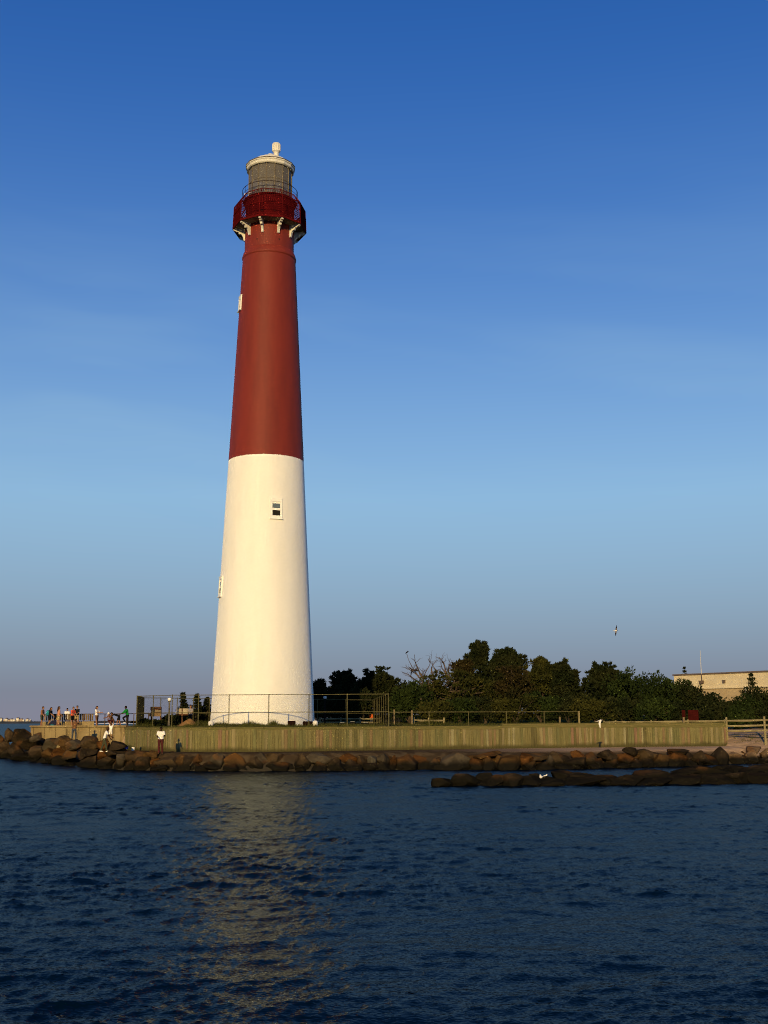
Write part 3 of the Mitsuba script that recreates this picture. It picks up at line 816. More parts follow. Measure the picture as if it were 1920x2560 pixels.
fence_line(cl, FA, F2, [0, 0.47, 1], ZF1, ZM)
fence_line(cl, F2, FB, [0] + [station(x) for x in (494, 571, 671, 772, 868)] + [1], ZF1, ZM)
fence_line(cl, FB, FC, np.linspace(0, 1, 9), ZF1, ZM)
fence_line(cl, FC, FE, np.linspace(0, 1, 4), ZF1, ZM)
fence_line(cl, FE, FH, [0, 1], ZF1, ZM)
fence_line(cl, FH, FG, np.linspace(0, 1, 7), ZF1, ZM)
fence_line(cl, FG, FA, np.linspace(0, 1, 8), ZF1, ZM, gap=0.06, r=0.05, th=0.006)

lf = thing('low_wire_fence', 'low wire fence with a thin metal rail, right of the tall enclosure', 'fence')
LA, LB = at(973, 1800, 86.2)[:2], at(1446, 1800, 89.5)[:2]
fence_line(lf, LA, LB, [0.0] + [(px - 973) / 473 for px in (1070, 1167, 1262, 1358)] + [1.0], 3.80, None, 0.12)
part(lf, 'end_post', beam((*(LB + [0.06, 0]), 2.6), (*(LB + [0.06, 0]), 3.84), 0.11), 'mat_rail_wood')


def rail_fence(name, label, pts, heights, rails, w=0.10):
    k = thing(name, label, 'fence')
    for (x, y), z1 in zip(pts, heights):
        part(k, 'post', beam((x, y, gz(x, y) - 0.3), (x, y, z1), w, w * 1.2), 'mat_rail_wood')
    for i in range(len(pts) - 1):
        for zf in rails:
            a, b = np.array([*pts[i], heights[i] - zf]), np.array([*pts[i + 1], heights[i + 1] - zf])
            mid = (a + b) / 2 + [0, 0, -0.03]
            part(k, 'rail', tube([a, mid, b], [0.07, 0.095, 0.07], 6), 'mat_rail_wood', smooth=40)
    return k


pts = [at(px, 1810, Y)[:2] for px, Y in ((1510, 97.0), (1539, 96.6), (1628, 95.5), (1720, 94.2), (1812, 92.6))]
hz = [at(px, py, Y)[2] for px, py, Y in ((1510, 1802, 97.0), (1539, 1801, 96.6), (1628, 1800.5, 95.5), (1720, 1799, 94.2), (1812, 1798, 92.6))]
rail_fence('split_rail_fence', 'split-rail wooden fence showing one rail above the right half of the wall', pts, hz, (0.13, 0.62))
pts = [at(px, 1810, Y)[:2] for px, Y in ((1816, 92.2), (1911, 91.0), (2010, 90.0), (2110, 89.0))]
hz = [at(px, 1793 - 0.02 * (px - 1816), Y)[2] for px, Y in ((1816, 92.2), (1911, 91.0), (2010, 90.0), (2110, 89.0))]
rail_fence('split_rail_fence', 'three-rail wooden fence on the sand at the right edge', pts, hz, (0.28, 0.68, 1.08), 0.12)
pts = [at(px, 1810, Y)[:2] for px, Y in ((1035, 103.0), (1072, 103.5), (1110, 104.0))]
rail_fence('split_rail_fence', 'dark wooden rail fence just right of the bicycle and the two tall posts', pts, [at(1035, 1793, 103)[2], at(1072, 1794, 103.5)[2], at(1110, 1794, 104)[2]], (0.25, 0.65), 0.12)
pts = [at(px, 1810, Y)[:2] for px, Y in ((800, 116.0), (852, 116.0), (900, 116.0), (950, 116.0))]
rail_fence('split_rail_fence', 'dark wooden rail fence seen through the enclosure behind the floodlights', pts, [at(px, 1793, 116)[2] for px in (800, 852, 900, 950)], (0.15, 0.5, 0.85), 0.12)
for px, y0, Y, lab in ((985.5, 1774, 101.0, 'weathered wooden post rising behind the bicycle'), (1030, 1776, 102.0, 'tall weathered wooden post at the left end of a rail fence'), (1400, 1792, 101.0, 'short wooden post behind the low wire fence'),
                       (1710, 1793, 93.8, 'pale thin post in front of the narrow maroon board')):
    p, t = at(px, 1815, Y), at(px, y0, Y)[2]
    single('wooden_post', cbox((p[0], Y, (t + gz(p[0], Y) - 0.3) / 2), (0.13, 0.13, t - gz(p[0], Y) + 0.3), 0.2, 0.015), 'mat_post_wood', lab, 'post')

# terrace railing
mat('mat_rail_paint', speckled((0.085, 0.055, 0.035), (0.06, 0.04, 0.028), 3), 0.6, 0.3)
mat('mat_picket', speckled((0.22, 0.16, 0.085), (0.13, 0.09, 0.05), 2.5), 0.8, 0.2)
tr = thing('terrace_railing', 'brown metal railing along the terrace, pickets at its left part', 'railing')
RA, RB = TA + tn * 1.5 + tt * 0.05, TB + tn * 1.5 + tt * 1.2
RL_ = np.linalg.norm(RB - RA)
nn = 15
for k in range(nn + 1):
    c = RA + tt * RL_ * k / nn
    part(tr, 'post', beam((*c, ZTER), (*c, ZTER + 1.06), 0.06), 'mat_rail_paint')
    if k < nn:
        d = RA + tt * RL_ * (k + 1) / nn
        part(tr, 'top_rail', beam((*c, ZTER + 1.08), (*d, ZTER + 1.08), 0.07, 0.06), 'mat_rail_paint')
        part(tr, 'bottom_rail', beam((*c, ZTER + 0.42), (*d, ZTER + 0.42), 0.03, 0.03), 'mat_rail_paint')
for k in range(26):
    c = RA + tt * (0.12 + k * 0.215)
    part(tr, 'picket', box((*(c - tn * 0.03), ZTER + 0.78), (0.15, 0.025, 0.56), math.atan2(tt[1], tt[0])), 'mat_picket' if k % 3 else 'mat_rail_paint')
part(tr, 'kick_panel', box((*(RA + tt * 2.9 - tn * 0.02), ZTER + 0.22), (5.6, 0.03, 0.40), math.atan2(tt[1], tt[0])), 'mat_concrete')

# ---------------------------------------------------------------- trees and shrubs
def leaf_mat(name, a, b):
    fn = proc(lambda p, n, uv: mix(a, b, smoothstep(0.36, 0.66, fbm(p.x * 0.9, p.y * 0.9, p.z * 0.9))) * (0.5 + 0.7 * noise(p.x * 6, p.y * 6, p.z * 6)))
    scene[name] = {'type': 'twosided', 'bsdf': {'type': 'diffuse', 'reflectance': fn}}


leaf_mat('mat_leaf_dark', (0.027, 0.031, 0.012), (0.016, 0.022, 0.009))
leaf_mat('mat_leaf_olive', (0.050, 0.050, 0.013), (0.026, 0.030, 0.009))
leaf_mat('mat_leaf_green', (0.030, 0.044, 0.012), (0.018, 0.028, 0.009))
leaf_mat('mat_leaf_rust', (0.038, 0.030, 0.012), (0.022, 0.023, 0.009))
mat('mat_bark', speckled((0.085, 0.062, 0.045), (0.05, 0.038, 0.03), 4), 0.9, 0.1)
mat('mat_bark_pale', speckled((0.11, 0.082, 0.07), (0.075, 0.057, 0.05), 1), 0.9, 0.1)


def leaves(centres, radius, per, size, seed, up=0.0, long=1.8, flat=1.0):
    """Leaf-sized faces scattered about clump centres: (vertices, faces)."""
    r = np.random.default_rng(seed)
    c = np.repeat(np.asarray(centres, float), per, 0)
    rad = np.repeat(np.broadcast_to(np.asarray(radius, float), (len(centres),)), per)
    d = r.normal(size=c.shape); d /= np.linalg.norm(d, axis=1, keepdims=True)
    p = c + d * (rad * r.uniform(0.25, 1.0, len(c)) ** 0.6)[:, None] * [1, 1, flat]
    t = d + [0, 0, up] + r.normal(size=c.shape) * 0.55; t /= np.linalg.norm(t, axis=1, keepdims=True)
    a = np.cross(t, r.normal(size=c.shape)); a /= np.linalg.norm(a, axis=1, keepdims=True) + 1e-9
    n = np.cross(t, a)
    s = (size * r.uniform(0.6, 1.4, len(c)))[:, None]
    v = np.stack([p, p + t * s * long * 0.5 + a * s * 0.45 + n * s * 0.1, p + t * s * long, p + t * s * long * 0.5 - a * s * 0.45 + n * s * 0.1], 1).reshape(-1, 3)
    k = np.arange(len(c)) * 4
    return v, np.vstack([np.stack([k, k + 1, k + 2], 1), np.stack([k, k + 2, k + 3], 1)])


def spikes(clumps, rad, r):
    """Upturned shoots that break the outline of the upper crown."""
    a = np.array(clumps); zt = np.quantile(a[:, 2], 0.55)
    up = np.nonzero(a[:, 2] > zt)[0]
    for i in r.choice(up, min(54, len(up)), replace=False):
        d = np.array([r.normal(0, 0.25), r.normal(0, 0.25), 1.0])
        for q in (0.4, 0.75, 1.1, 1.4):
            clumps.append(list(a[i] + d * (0.15 + 0.75 * q * r.uniform(0.6, 1.1)))); rad.append(0.24 - 0.12 * q)


def tree(px, top, w_px, Y, kind, label, name='tree', category='tree', leaf='mat_leaf_dark', seed=1, z0=None, group=None, bare=0.2, per=26):
    """A tree at picture column px and depth Y whose tip reaches picture row top."""
    r = np.random.default_rng(seed)
    b, tp = at(px, 1810, Y), at(px, top, Y)
    x, zb = b[0], gz(b[0], Y) if z0 is None else z0
    H, W = tp[2] - zb, w_px * Y / FOC * (1.0 if kind == 'spruce' or px < 790 else 1.32)
    k = thing(name, label, category, group)
    base = np.array([x, Y, zb - 0.3])
    lean = r.uniform(-0.05, 0.05)
    trunk = [base + np.array([lean * H * u + 0.12 * math.sin(5 * u + seed), 0.1 * math.cos(4 * u), (H * 0.92 + 0.3) * u]) for u in np.linspace(0, 1, 8)]
    limbs, clumps, rad = [], [], []
    if kind == 'cedar':                                         # several rising leaders in one ragged cone
        n = int(70 + 12 * H)
        tips = [(r.uniform(-0.30, 0.30) * W, r.uniform(-0.3, 0.3) * W, r.uniform(0.80, 0.97) * H) for _ in range(3)] + [(0, 0, H)]
        for _ in range(n):
            tx, ty, tz = tips[int(r.integers(len(tips)))]
            u = r.uniform(bare, 1.0)
            sp = (1 - u) ** 0.85 * 0.56 + 0.02
            ang = r.uniform(0, 6.28); q = r.uniform(0.4, 1.2)
            clumps.append([x + tx * min(1, u * 1.3) + math.cos(ang) * sp * W * q, Y + ty * min(1, u * 1.3) + math.sin(ang) * sp * W * q, zb + tz * u])
            rad.append(0.16 * W * (0.5 + 0.8 * (1 - u)) * r.uniform(0.7, 1.2) * 0.50 + 0.10)
        for i in range(9):
            c = clumps[int(r.integers(n))]
            limbs.append(tube([[x, Y, max(zb + 0.4, c[2] - 1.2)], [(x + c[0]) / 2, (Y + c[1]) / 2, c[2] - 0.5], c], [0.09, 0.06, 0.02], 5))
        spikes(clumps, rad, r)
        lv = leaves(clumps, rad, per, 0.17, seed, up=0.9, long=2.2)
    elif kind == 'plates':                                      # wide pine with flat tiers
        tiers = int(5 + H * 0.8)
        for i in range(tiers):
            u = bare + (1 - bare) * (i + 0.5) / tiers
            z = zb + H * u * 0.96
            R = W * 0.5 * (1 - 0.55 * max(0, (u - 0.55) / 0.45))
            for _ in range(9):
                ang = r.uniform(0, 6.28); q = r.uniform(0.15, 1.0)
                clumps.append([x + math.cos(ang) * R * q, Y + math.sin(ang) * R * q * 0.8, z + r.uniform(-0.3, 0.3) + 0.5 * (1 - q)])
                rad.append(r.uniform(0.45, 0.95))
                if r.uniform() < 0.5:
                    limbs.append(tube([[x, Y, z - 0.5], [(x + clumps[-1][0]) / 2, (Y + clumps[-1][1]) / 2, z - 0.3], clumps[-1]], [0.09, 0.06, 0.02], 5))
        lv = leaves(clumps, rad, per + 26, 0.17, seed, up=0.5, long=1.9, flat=0.42)
    elif kind == 'pine':                                        # upright pine with upturned tufts
        n = int(80 + 14 * H)
        for _ in range(n):
            u = bare + (1 - bare) * r.uniform(0, 1) ** 0.85
            prof = (0.5 if u < 0.6 else 0.5 * (1 - ((u - 0.6) / 0.4) ** 1.8)) * (0.75 + 0.35 * math.sin(u * 17 + seed)) + 0.03
            ang = r.uniform(0, 6.28); q = r.uniform(0.3, 1.15) ** 0.6
            clumps.append([x + math.cos(ang) * prof * W * q, Y + math.sin(ang) * prof * W * q, zb + H * 0.95 * u + 0.12 * W * q * (1 - u)])
            rad.append(r.uniform(0.28, 0.56))
        for i in range(12):
            c = clumps[int(r.integers(n))]
            limbs.append(tube([[x, Y, max(zb + 0.4, c[2] - 1.0)], [(x + c[0]) / 2, (Y + c[1]) / 2, c[2] - 0.5], c], [0.10, 0.07, 0.02], 5))
        spikes(clumps, rad, r)
        lv = leaves(clumps, rad, per, 0.18, seed, up=1.1, long=2.4)
    elif kind == 'spruce':                                      # small young conifer, whorled branches
        tiers = int(6 + H * 1.1)
        for i in range(tiers):
            u = 0.06 + 0.92 * i / (tiers - 1)
            R = W * 0.62 * (1 - u) ** 0.85 + 0.04
            for _ in range(6):
                ang = r.uniform(0, 6.28); L_ = R * r.uniform(0.55, 1.15)
                for q in (0.4, 0.75, 1.0):
                    clumps.append([x + math.cos(ang) * L_ * q, Y + math.sin(ang) * L_ * q, zb + H * u + 0.10 * L_ * q - 0.05])
                    rad.append((0.10 + 0.10 * (1 - q)) * min(1.2, 0.55 + R))
                limbs.append(tube([[x, Y, zb + H * u], clumps[-1]], [0.03, 0.01], 4))
        lv = leaves(clumps, rad, max(5, per // 4), 0.10, seed, up=0.35, long=2.0)
    else:                                                       # 'shrub': lumpy dome of broad leaves
        n = int(40 + 16 * W + 6 * H)
        lob = [(r.uniform(-0.32, 0.32) * W, r.uniform(-0.3, 0.3) * W * 0.6, r.uniform(0.30, 0.62) * H, r.uniform(0.26, 0.40)) for _ in range(7)]
        for _ in range(n):
            lx, ly, lz, lr = lob[int(r.integers(7))]
            d = r.normal(size=3); d /= np.linalg.norm(d); q = r.uniform(0.6, 1.0)
            z = lz + d[2] * lr * H * 0.95 * q
            clumps.append([x + lx + d[0] * lr * W * q * 0.8, Y + ly + d[1] * lr * W * q * 0.6, zb + np.clip(z, 0.12, H * 0.93)])
            rad.append(r.uniform(0.28, 0.6) * min(1.0, 0.35 + H / 7))
        for i in range(6):
            c = clumps[int(r.integers(n))]
            limbs.append(tube([[x, Y, zb], [(x + c[0]) / 2, (Y + c[1]) / 2, zb + (c[2] - zb) * 0.6], c], [0.06, 0.04, 0.015], 5))
        trunk = trunk[:4]
        lv = leaves(clumps, rad, per + 8, 0.15, seed, up=0.3, long=1.5)
    part(k, 'trunk', tube(trunk, np.linspace(0.05 + 0.016 * H, 0.015, len(trunk)), 7), 'mat_bark', smooth=True)
    if limbs:
        part(k, 'limbs', limbs, 'mat_bark', stuff=True)
    lv[0][:, 2] = zb + (lv[0][:, 2] - zb) * (H / (np.quantile(lv[0][:, 2], 0.997) - zb))
    part(k, 'crown', lv, leaf)
    return k


def dead_tree(px, base, top, w_px, Y, label, seed, lean=0.0):
    r = np.random.default_rng(seed)
    b, t = at(px, base, Y), at(px, top, Y)
    H = t[2] - b[2]
    k = thing('dead_tree', label, 'tree')
    out = []

    def grow(p, d, L, rad, depth):
        n = 4
        pts = [p]
        for i in range(n):
            d = d + r.normal(size=3) * 0.13; d[2] += 0.05; d /= np.linalg.norm(d)
            pts.append(pts[-1] + d * L / n)
        out.append((tube(pts, np.linspace(rad, rad * 0.55, n + 1), 5, False), depth))
        if depth < 4:
            for _ in range(3 if depth < 3 else 2):
                u = int(r.integers(1, n + 1))
                e = d + r.normal(size=3) * 0.75; e[2] = abs(e[2]) * 0.7; e /= np.linalg.norm(e)
                grow(pts[u], e, L * r.uniform(0.5, 0.8), rad * 0.52, depth + 1)

    grow(np.array([b[0], Y, gz(b[0], Y)]), np.array([0.02, 0, 1.0]), b[2] - gz(b[0], Y), 0.17, 9)
    for s in range(4):
        a = lean + r.uniform(-0.5, 0.5)
        grow(np.array([b[0], Y, b[2] - 0.4 * s]), np.array([math.sin(a), r.uniform(-0.4, 0.4), math.cos(a)]), H * 0.62, 0.11, 1)
    part(k, 'trunk', [m for m, dpt in out if dpt == 9], 'mat_bark_pale', smooth=True)
    part(k, 'branches', [m for m, dpt in out if dpt != 9], 'mat_bark_pale', smooth=True, stuff=True)
    return k


tree(800, 1700, 34, 122, 'cedar', 'dark leafy tree half hidden behind the right edge of the lighthouse', seed=3, bare=0.15)
tree(868, 1678, 84, 124, 'cedar', 'dark cedar with a ragged twin top, first clear tree right of the lighthouse', seed=4, bare=0.1, per=30)
tree(952, 1669, 72, 126, 'cedar', 'dark cedar rising behind the right corner of the tall enclosure', seed=5, bare=0.1, per=30)
tree(905, 1722, 60, 117, 'shrub', 'dark rounded shrub seen through the right part of the enclosure', 'shrub', 'shrub', seed=6)
tree(835, 1730, 60, 117, 'shrub', 'low dark shrub close behind the lighthouse, seen through the fence', 'shrub', 'shrub', seed=7)
tree(1024, 1703, 76, 116, 'shrub', 'round bright green shrub with a smooth top, left of the layered pine', 'shrub', 'shrub', 'mat_leaf_green', seed=8, per=40)
tree(1200, 1605, 66, 132, 'pine', 'tallest pine of the row with a dense upright crown', leaf='mat_leaf_dark', seed=9, bare=0.3, per=36)
tree(1135, 1676, 180, 121, 'plates', 'broad olive pine with flat layered boughs in front of the tallest pine', leaf='mat_leaf_olive', seed=10, bare=0.2)
tree(1160, 1650, 60, 131, 'pine', 'thin brownish pine between the dead trees and the tallest pine', leaf='mat_leaf_rust', seed=11, bare=0.3)
tree(1272, 1621, 92, 131, 'pine', 'tall pine with tufted top just right of the tallest pine', leaf='mat_leaf_dark', seed=12, bare=0.35, per=32)
tree(1284, 1664, 92, 124, 'plates', 'half-dead pine with rust brown boughs right of the layered pine', leaf='mat_leaf_rust', seed=13, bare=0.25)
tree(1358, 1644, 84, 130, 'pine', 'pine with a broad spiky top, right of the half-dead brown pine', leaf='mat_leaf_olive', seed=14, bare=0.3)
tree(1412, 1652, 80, 128, 'cedar', 'pointed conical cedar at the end of the tall pines', leaf='mat_leaf_dark', seed=15, bare=0.05, per=32)
tree(1497, 1659, 92, 126, 'cedar', 'bushy cedar with two pointed tips standing alone above the shrubs', leaf='mat_leaf_dark', seed=16, bare=0.05, per=36)
tree(1574, 1688, 50, 126, 'cedar', 'small dark cedar between the twin-tipped cedar and the broad round tree', leaf='mat_leaf_dark', seed=17, bare=0.1)
tree(1640, 1676, 172, 122, 'shrub', 'broad round-topped green tree left of the pale building', leaf='mat_leaf_green', seed=18, per=44)
tree(1725, 1706, 100, 121, 'shrub', 'dark bushy tree covering the left end of the pale building', leaf='mat_leaf_dark', seed=19, per=34)
tree(1885, 1683, 84, 122, 'spruce', 'young spruce with open branches in front of the pale building', 'conifer', 'tree', 'mat_leaf_dark', seed=20, per=40)
tree(1718, 1667, 34, 185, 'spruce', 'conifer tip showing above the roof of the pale building', 'conifer', 'tree', 'mat_leaf_dark', seed=21, per=40)
tree(1800, 1732, 90, 119, 'shrub', 'dark shrub under the middle of the pale building', 'shrub', 'shrub', 'mat_leaf_dark', seed=22)
tree(1858, 1738, 80, 119, 'shrub', 'dark shrub beside the foot of the young spruce', 'shrub', 'shrub', 'mat_leaf_green', seed=23)
tree(1925, 1716, 90, 120, 'shrub', 'tall shrub at the right edge, right of the young spruce', 'shrub', 'shrub', 'mat_leaf_dark', seed=24)
for i, (px, top, w, Y, lf_, lab) in enumerate((
        (1085, 1752, 66, 112, 'mat_leaf_olive', 'olive shrub behind the second bay of the low wire fence'), (1150, 1746, 70, 113, 'mat_leaf_green', 'green shrub under the layered pine'),
        (1215, 1742, 70, 114, 'mat_leaf_dark', 'dark shrub under the tallest pine'), (1290, 1740, 80, 114, 'mat_leaf_olive', 'olive shrub under the rust brown pine'),
        (1352, 1730, 76, 115, 'mat_leaf_green', 'green shrub below the spiky-topped pine'), (1420, 1738, 80, 114, 'mat_leaf_dark', 'dark shrub at the foot of the conical cedar'),
        (1492, 1742, 80, 113, 'mat_leaf_olive', 'olive shrub at the foot of the twin-tipped cedar'), (1560, 1740, 80, 113, 'mat_leaf_dark', 'dark shrub below the small dark cedar'),
        (1630, 1746, 84, 112, 'mat_leaf_green', 'green shrub below the broad round tree'), (1690, 1752, 60, 113, 'mat_leaf_dark', 'dark shrub just left of the maroon boards'),
        (1775, 1758, 70, 113, 'mat_leaf_dark', 'dark shrub just right of the maroon boards'), (1845, 1764, 80, 112, 'mat_leaf_green', 'low green shrub above the three-rail fence'),
        (1915, 1762, 80, 112, 'mat_leaf_dark', 'low dark shrub above the three-rail fence at the right edge'), (985, 1745, 60, 118, 'mat_leaf_dark', 'dark shrub behind the tall wooden post'))):
    tree(px, top, w, Y, 'shrub', lab, 'shrub', 'shrub', lf_, seed=40 + i)
dead_tree(1056, 1694, 1632, 60, 127, 'bare dead tree leaning left with a black bird at its tip', 61, -0.45)
dead_tree(1084, 1692, 1652, 34, 128, 'small bare dead tree in the middle of three', 62, 0.0)
dead_tree(1118, 1690, 1637, 56, 127, 'bare dead tree nearest the tall pines', 63, 0.15)
for i, (px, top, w) in enumerate(((785, 1742, 60), (840, 1718, 70), (915, 1712, 70), (985, 1716, 70), (1050, 1704, 90), (1120, 1706, 80), (1190, 1690, 80), (1250, 1680, 80), (1320, 1680, 80), (1385, 1692, 80), (1450, 1706, 80), (1535, 1706, 80), (1600, 1706, 70), (1670, 1712, 80), (1740, 1742, 80), (1830, 1752, 90), (1910, 1756, 90))):
    tree(px, top, w, 136 + (i % 3) * 2, 'shrub', 'dark tree in the shade at the back of the tree row', leaf='mat_leaf_dark', seed=120 + i, group='trees filling the back of the row', per=40)
tree(838, 1704, 84, 128, 'shrub', 'dark broad tree between the tower and the twin-topped cedar', leaf='mat_leaf_dark', seed=150, per=40)
tree(912, 1706, 84, 128, 'shrub', 'dark broad tree between the two dark cedars behind the enclosure', leaf='mat_leaf_dark', seed=151, per=40)
tree(985, 1704, 84, 128, 'shrub', 'dark broad tree behind the round green shrub', leaf='mat_leaf_dark', seed=152, per=40)
# inside and beyond the enclosure, left of the tower
tree(455, 1731, 38, 99, 'spruce', 'young spruce left of the lighthouse, the leftmost one, behind the pale signs', 'conifer', 'tree', 'mat_leaf_dark', seed=71, per=44)
tree(491, 1734, 34, 100, 'spruce', 'young spruce behind the sand heap, in the middle of three', 'conifer', 'tree', 'mat_leaf_dark', seed=72, per=44)
tree(516, 1742, 34, 101, 'spruce', 'young spruce nearest the left edge of the lighthouse', 'conifer', 'tree', 'mat_leaf_dark', seed=73, per=44)
for i, (px, top, w, Y, lab) in enumerate(((366, 1796, 30, 91, 'low dark shrub inside the left corner of the enclosure'), (395, 1799, 34, 92, 'low dark shrub below the information kiosk'), (425, 1786, 26, 94, 'dark shrub at the foot of the globe lamp'),
                                          (447, 1784, 44, 95, 'dark shrub below the pale signs'), (480, 1776, 40, 103, 'dark shrub behind the woman by the sand heap'), (512, 1770, 34, 103, 'dark shrub at the left edge of the lighthouse'))):
    tree(px, top, w, Y, 'shrub', lab, 'shrub', 'shrub', 'mat_leaf_dark', seed=80 + i, per=20)

# ---------------------------------------------------------------- pale building, boards, far town
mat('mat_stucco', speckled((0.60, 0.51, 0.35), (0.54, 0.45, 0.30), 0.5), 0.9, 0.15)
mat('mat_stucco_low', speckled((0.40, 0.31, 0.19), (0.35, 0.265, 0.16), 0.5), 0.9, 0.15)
mat('mat_whip', (0.5, 0.48, 0.44), 0.6, 0.2)
mat('mat_roof_trim', (0.12, 0.09, 0.075), 0.7, 0.2)
bd = thing('pale_building', 'long pale flat-roofed building half hidden behind the trees at the right', 'building')
B0, B1 = np.array(at(1685, 1700, 163.0)), np.array(at(1990, 1700, 148.0))
bt = (B1 - B0)[:2]; BLEN = np.linalg.norm(bt); bt /= BLEN; bn = np.array([-bt[1], bt[0]]); ba = math.atan2(bt[1], bt[0])
ZR, ZLEDGE = 9.25, 7.35


def on_wall(px, py):
    d = at(px, py, 1.0) - [0, 0, EYE]
    A = np.array([[d[0], -bt[0]], [d[1], -bt[1]]])
    s, u = np.linalg.solve(A, B0[:2])
    return np.array([0, 0, EYE]) + d * s


mid = (B0[:2] + B1[:2]) / 2 + bn * 9
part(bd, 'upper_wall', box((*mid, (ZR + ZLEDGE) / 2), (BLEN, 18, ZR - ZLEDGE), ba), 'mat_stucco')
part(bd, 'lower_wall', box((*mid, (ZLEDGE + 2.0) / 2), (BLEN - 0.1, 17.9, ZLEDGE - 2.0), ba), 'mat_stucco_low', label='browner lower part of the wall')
part(bd, 'ledge', box((*(mid - bn * 9.05), ZLEDGE), (BLEN, 0.25, 0.18), ba), 'mat_stucco')
part(bd, 'roof_edge', box((*mid, ZR + 0.07), (BLEN + 0.3, 18.3, 0.2), ba), 'mat_roof_trim')
part(bd, 'downspout', box((*(on_wall(1866, 1740)[:2] - bn * 0.08), 6.0), (0.12, 0.12, 3.0), ba), 'mat_window_white')
for px, py, w, h in ((1755, 1706, 0.62, 0.36), (1811, 1704.5, 0.34, 0.34)):
    c = on_wall(px, py)
    v = part(bd, 'wall_light', cbox((*(c[:2] - bn * 0.12), c[2]), (w, 0.28, h), ba), 'mat_roof_trim')
    part(v, 'hood', cbox((*(c[:2] - bn * 0.16), c[2] + h / 2 + 0.03), (w + 0.08, 0.34, 0.05), ba), 'mat_roof_trim')
c = on_wall(1757, 1690); c2 = on_wall(1757, 1627)[2]
an = thing('antenna', 'thin white whip antenna on the front of the pale building', 'antenna')
q = c[:2] - bn * 0.3
part(an, 'mast', tube([(*q, c[2] - 1.0), (*q, c[2] + 0.3)], 0.06, 7), 'mat_roof_trim', smooth=40)
part(an, 'whip', tube([(*q, c[2] + 0.3), (*q, c2)], [0.05, 0.03], 7), 'mat_whip', smooth=40)
part(an, 'bracket', beam((*q, c[2] - 0.7), (*(q + bn * 0.5), c[2] - 0.7), 0.06), 'mat_roof_trim')

mat('mat_maroon', speckled((0.042, 0.006, 0.005), (0.030, 0.005, 0.004), 2), 0.7, 0.2)
for px0, px1, py0, py1, lab in ((1704, 1713.5, 1775, 1793, 'narrow maroon board on posts among the shrubs, left of the wide one'), (1719.5, 1747, 1775, 1804, 'wide maroon board on posts in front of the dark shrubs')):
    Y = 106.0
    a, b = at(px0, py0, Y), at(px1, py1, Y)
    kb = thing('maroon_board', lab, 'board')
    part(kb, 'panel', cbox(((a[0] + b[0]) / 2, Y, (a[2] + b[2]) / 2), (b[0] - a[0], 0.08, a[2] - b[2])), 'mat_maroon')
    for xx in (a[0] + 0.08, b[0] - 0.08):
        part(kb, 'post', beam((xx, Y + 0.09, gz(xx, Y) - 0.2), (xx, Y + 0.09, a[2]), 0.08), 'mat_maroon')

# far shore across the water
FS = 2600.0
xs = np.linspace(-1150, -560, 60)
top = 2.5 + 3.0 * meshkit.fbm(np.stack([xs / 25, xs * 0, xs * 0], -1), 3, 5)
v = np.vstack([np.stack([xs, xs * 0 + FS - 60, xs * 0 - 1], 1), np.stack([xs, xs * 0 + FS - 40, top], 1), np.stack([xs, xs * 0 + FS + 120, top], 1), np.stack([xs, xs * 0 + FS + 140, xs * 0 - 1], 1)])
n = len(xs); i = np.arange(n - 1)
f = np.vstack([np.stack([i + k * n, i + 1 + k * n, i + 1 + (k + 1) * n, i + (k + 1) * n], 1) for k in range(3)])
mat('mat_far_shore', speckled((0.045, 0.055, 0.06), (0.07, 0.07, 0.07), 0.05), 0.9, 0.1)
structure('far_shore', (v, f), 'mat_far_shore', label='low dark shore across the water at the far left')
mat('mat_far_white', (0.62, 0.58, 0.50), 0.8, 0.2)
mat('mat_far_tan', (0.40, 0.31, 0.22), 0.8, 0.2)
mat('mat_far_roof', (0.16, 0.12, 0.11), 0.8, 0.2)
HOUSES = ((3, 8, 10.5, 'w', 'white far house cut by the left edge'), (12, 5, 8, 't', 'tan far house, second from the left edge'), (17, 6, 10, 'w', 'bright white far house with a broad gable'), (24, 6, 8, 't', 'low tan far house between two white ones'),
          (30, 6, 9, 'w', 'white far house left of the town middle'), (36, 5, 8, 'w', 'small white far house in the middle of the town'), (45, 8, 11, 'w', 'tallest white far house'), (54, 8, 9, 't', 'broad tan far house beside the tallest white one'),
          (60, 4, 7.5, 'w', 'narrow white far house right of the broad tan one'), (69, 7, 9, 'w', 'white far house second from the terrace'), (76, 4, 7, 't', 'small tan far house nearest the terrace'))
for px, w, h, c, lab in HOUSES:
    x = at(px, 1800, FS)[0]; W_ = w * FS / FOC * 0.92; h = h * 1.05
    hk = thing('far_house', lab, 'house', 'houses on the far shore')
    part(hk, 'wall', box((x, FS, h / 2 + 0.5), (W_, 9, h - 1)), 'mat_far_white' if c == 'w' else 'mat_far_tan')
    v = np.array([[x - W_ / 2, FS - 4.8, h], [x + W_ / 2, FS - 4.8, h], [x + W_ / 2, FS + 4.8, h], [x - W_ / 2, FS + 4.8, h], [x - W_ / 4, FS, h + 2.4], [x + W_ / 4, FS, h + 2.4]])
    f = np.array([[0, 1, 5], [0, 5, 4], [1, 2, 5], [2, 3, 4], [2, 4, 5], [3, 0, 4], [0, 3, 2], [0, 2, 1]])
    part(hk, 'roof', (v, f), 'mat_far_roof' if w > 5 else 'mat_far_white')
    for dx in (-0.25, 0.25):
        part(hk, 'window', box((x + dx * W_, FS - 4.6, h * 0.55), (W_ * 0.2, 0.4, h * 0.3)), 'mat_far_roof')
xb = np.linspace(at(215, 1808, 1700)[0], at(352, 1808, 1700)[0], 90)
hb = 1.5 * meshkit.fbm(np.stack([xb / 7, xb * 0, xb * 0], -1), 3, 8) + 0.6
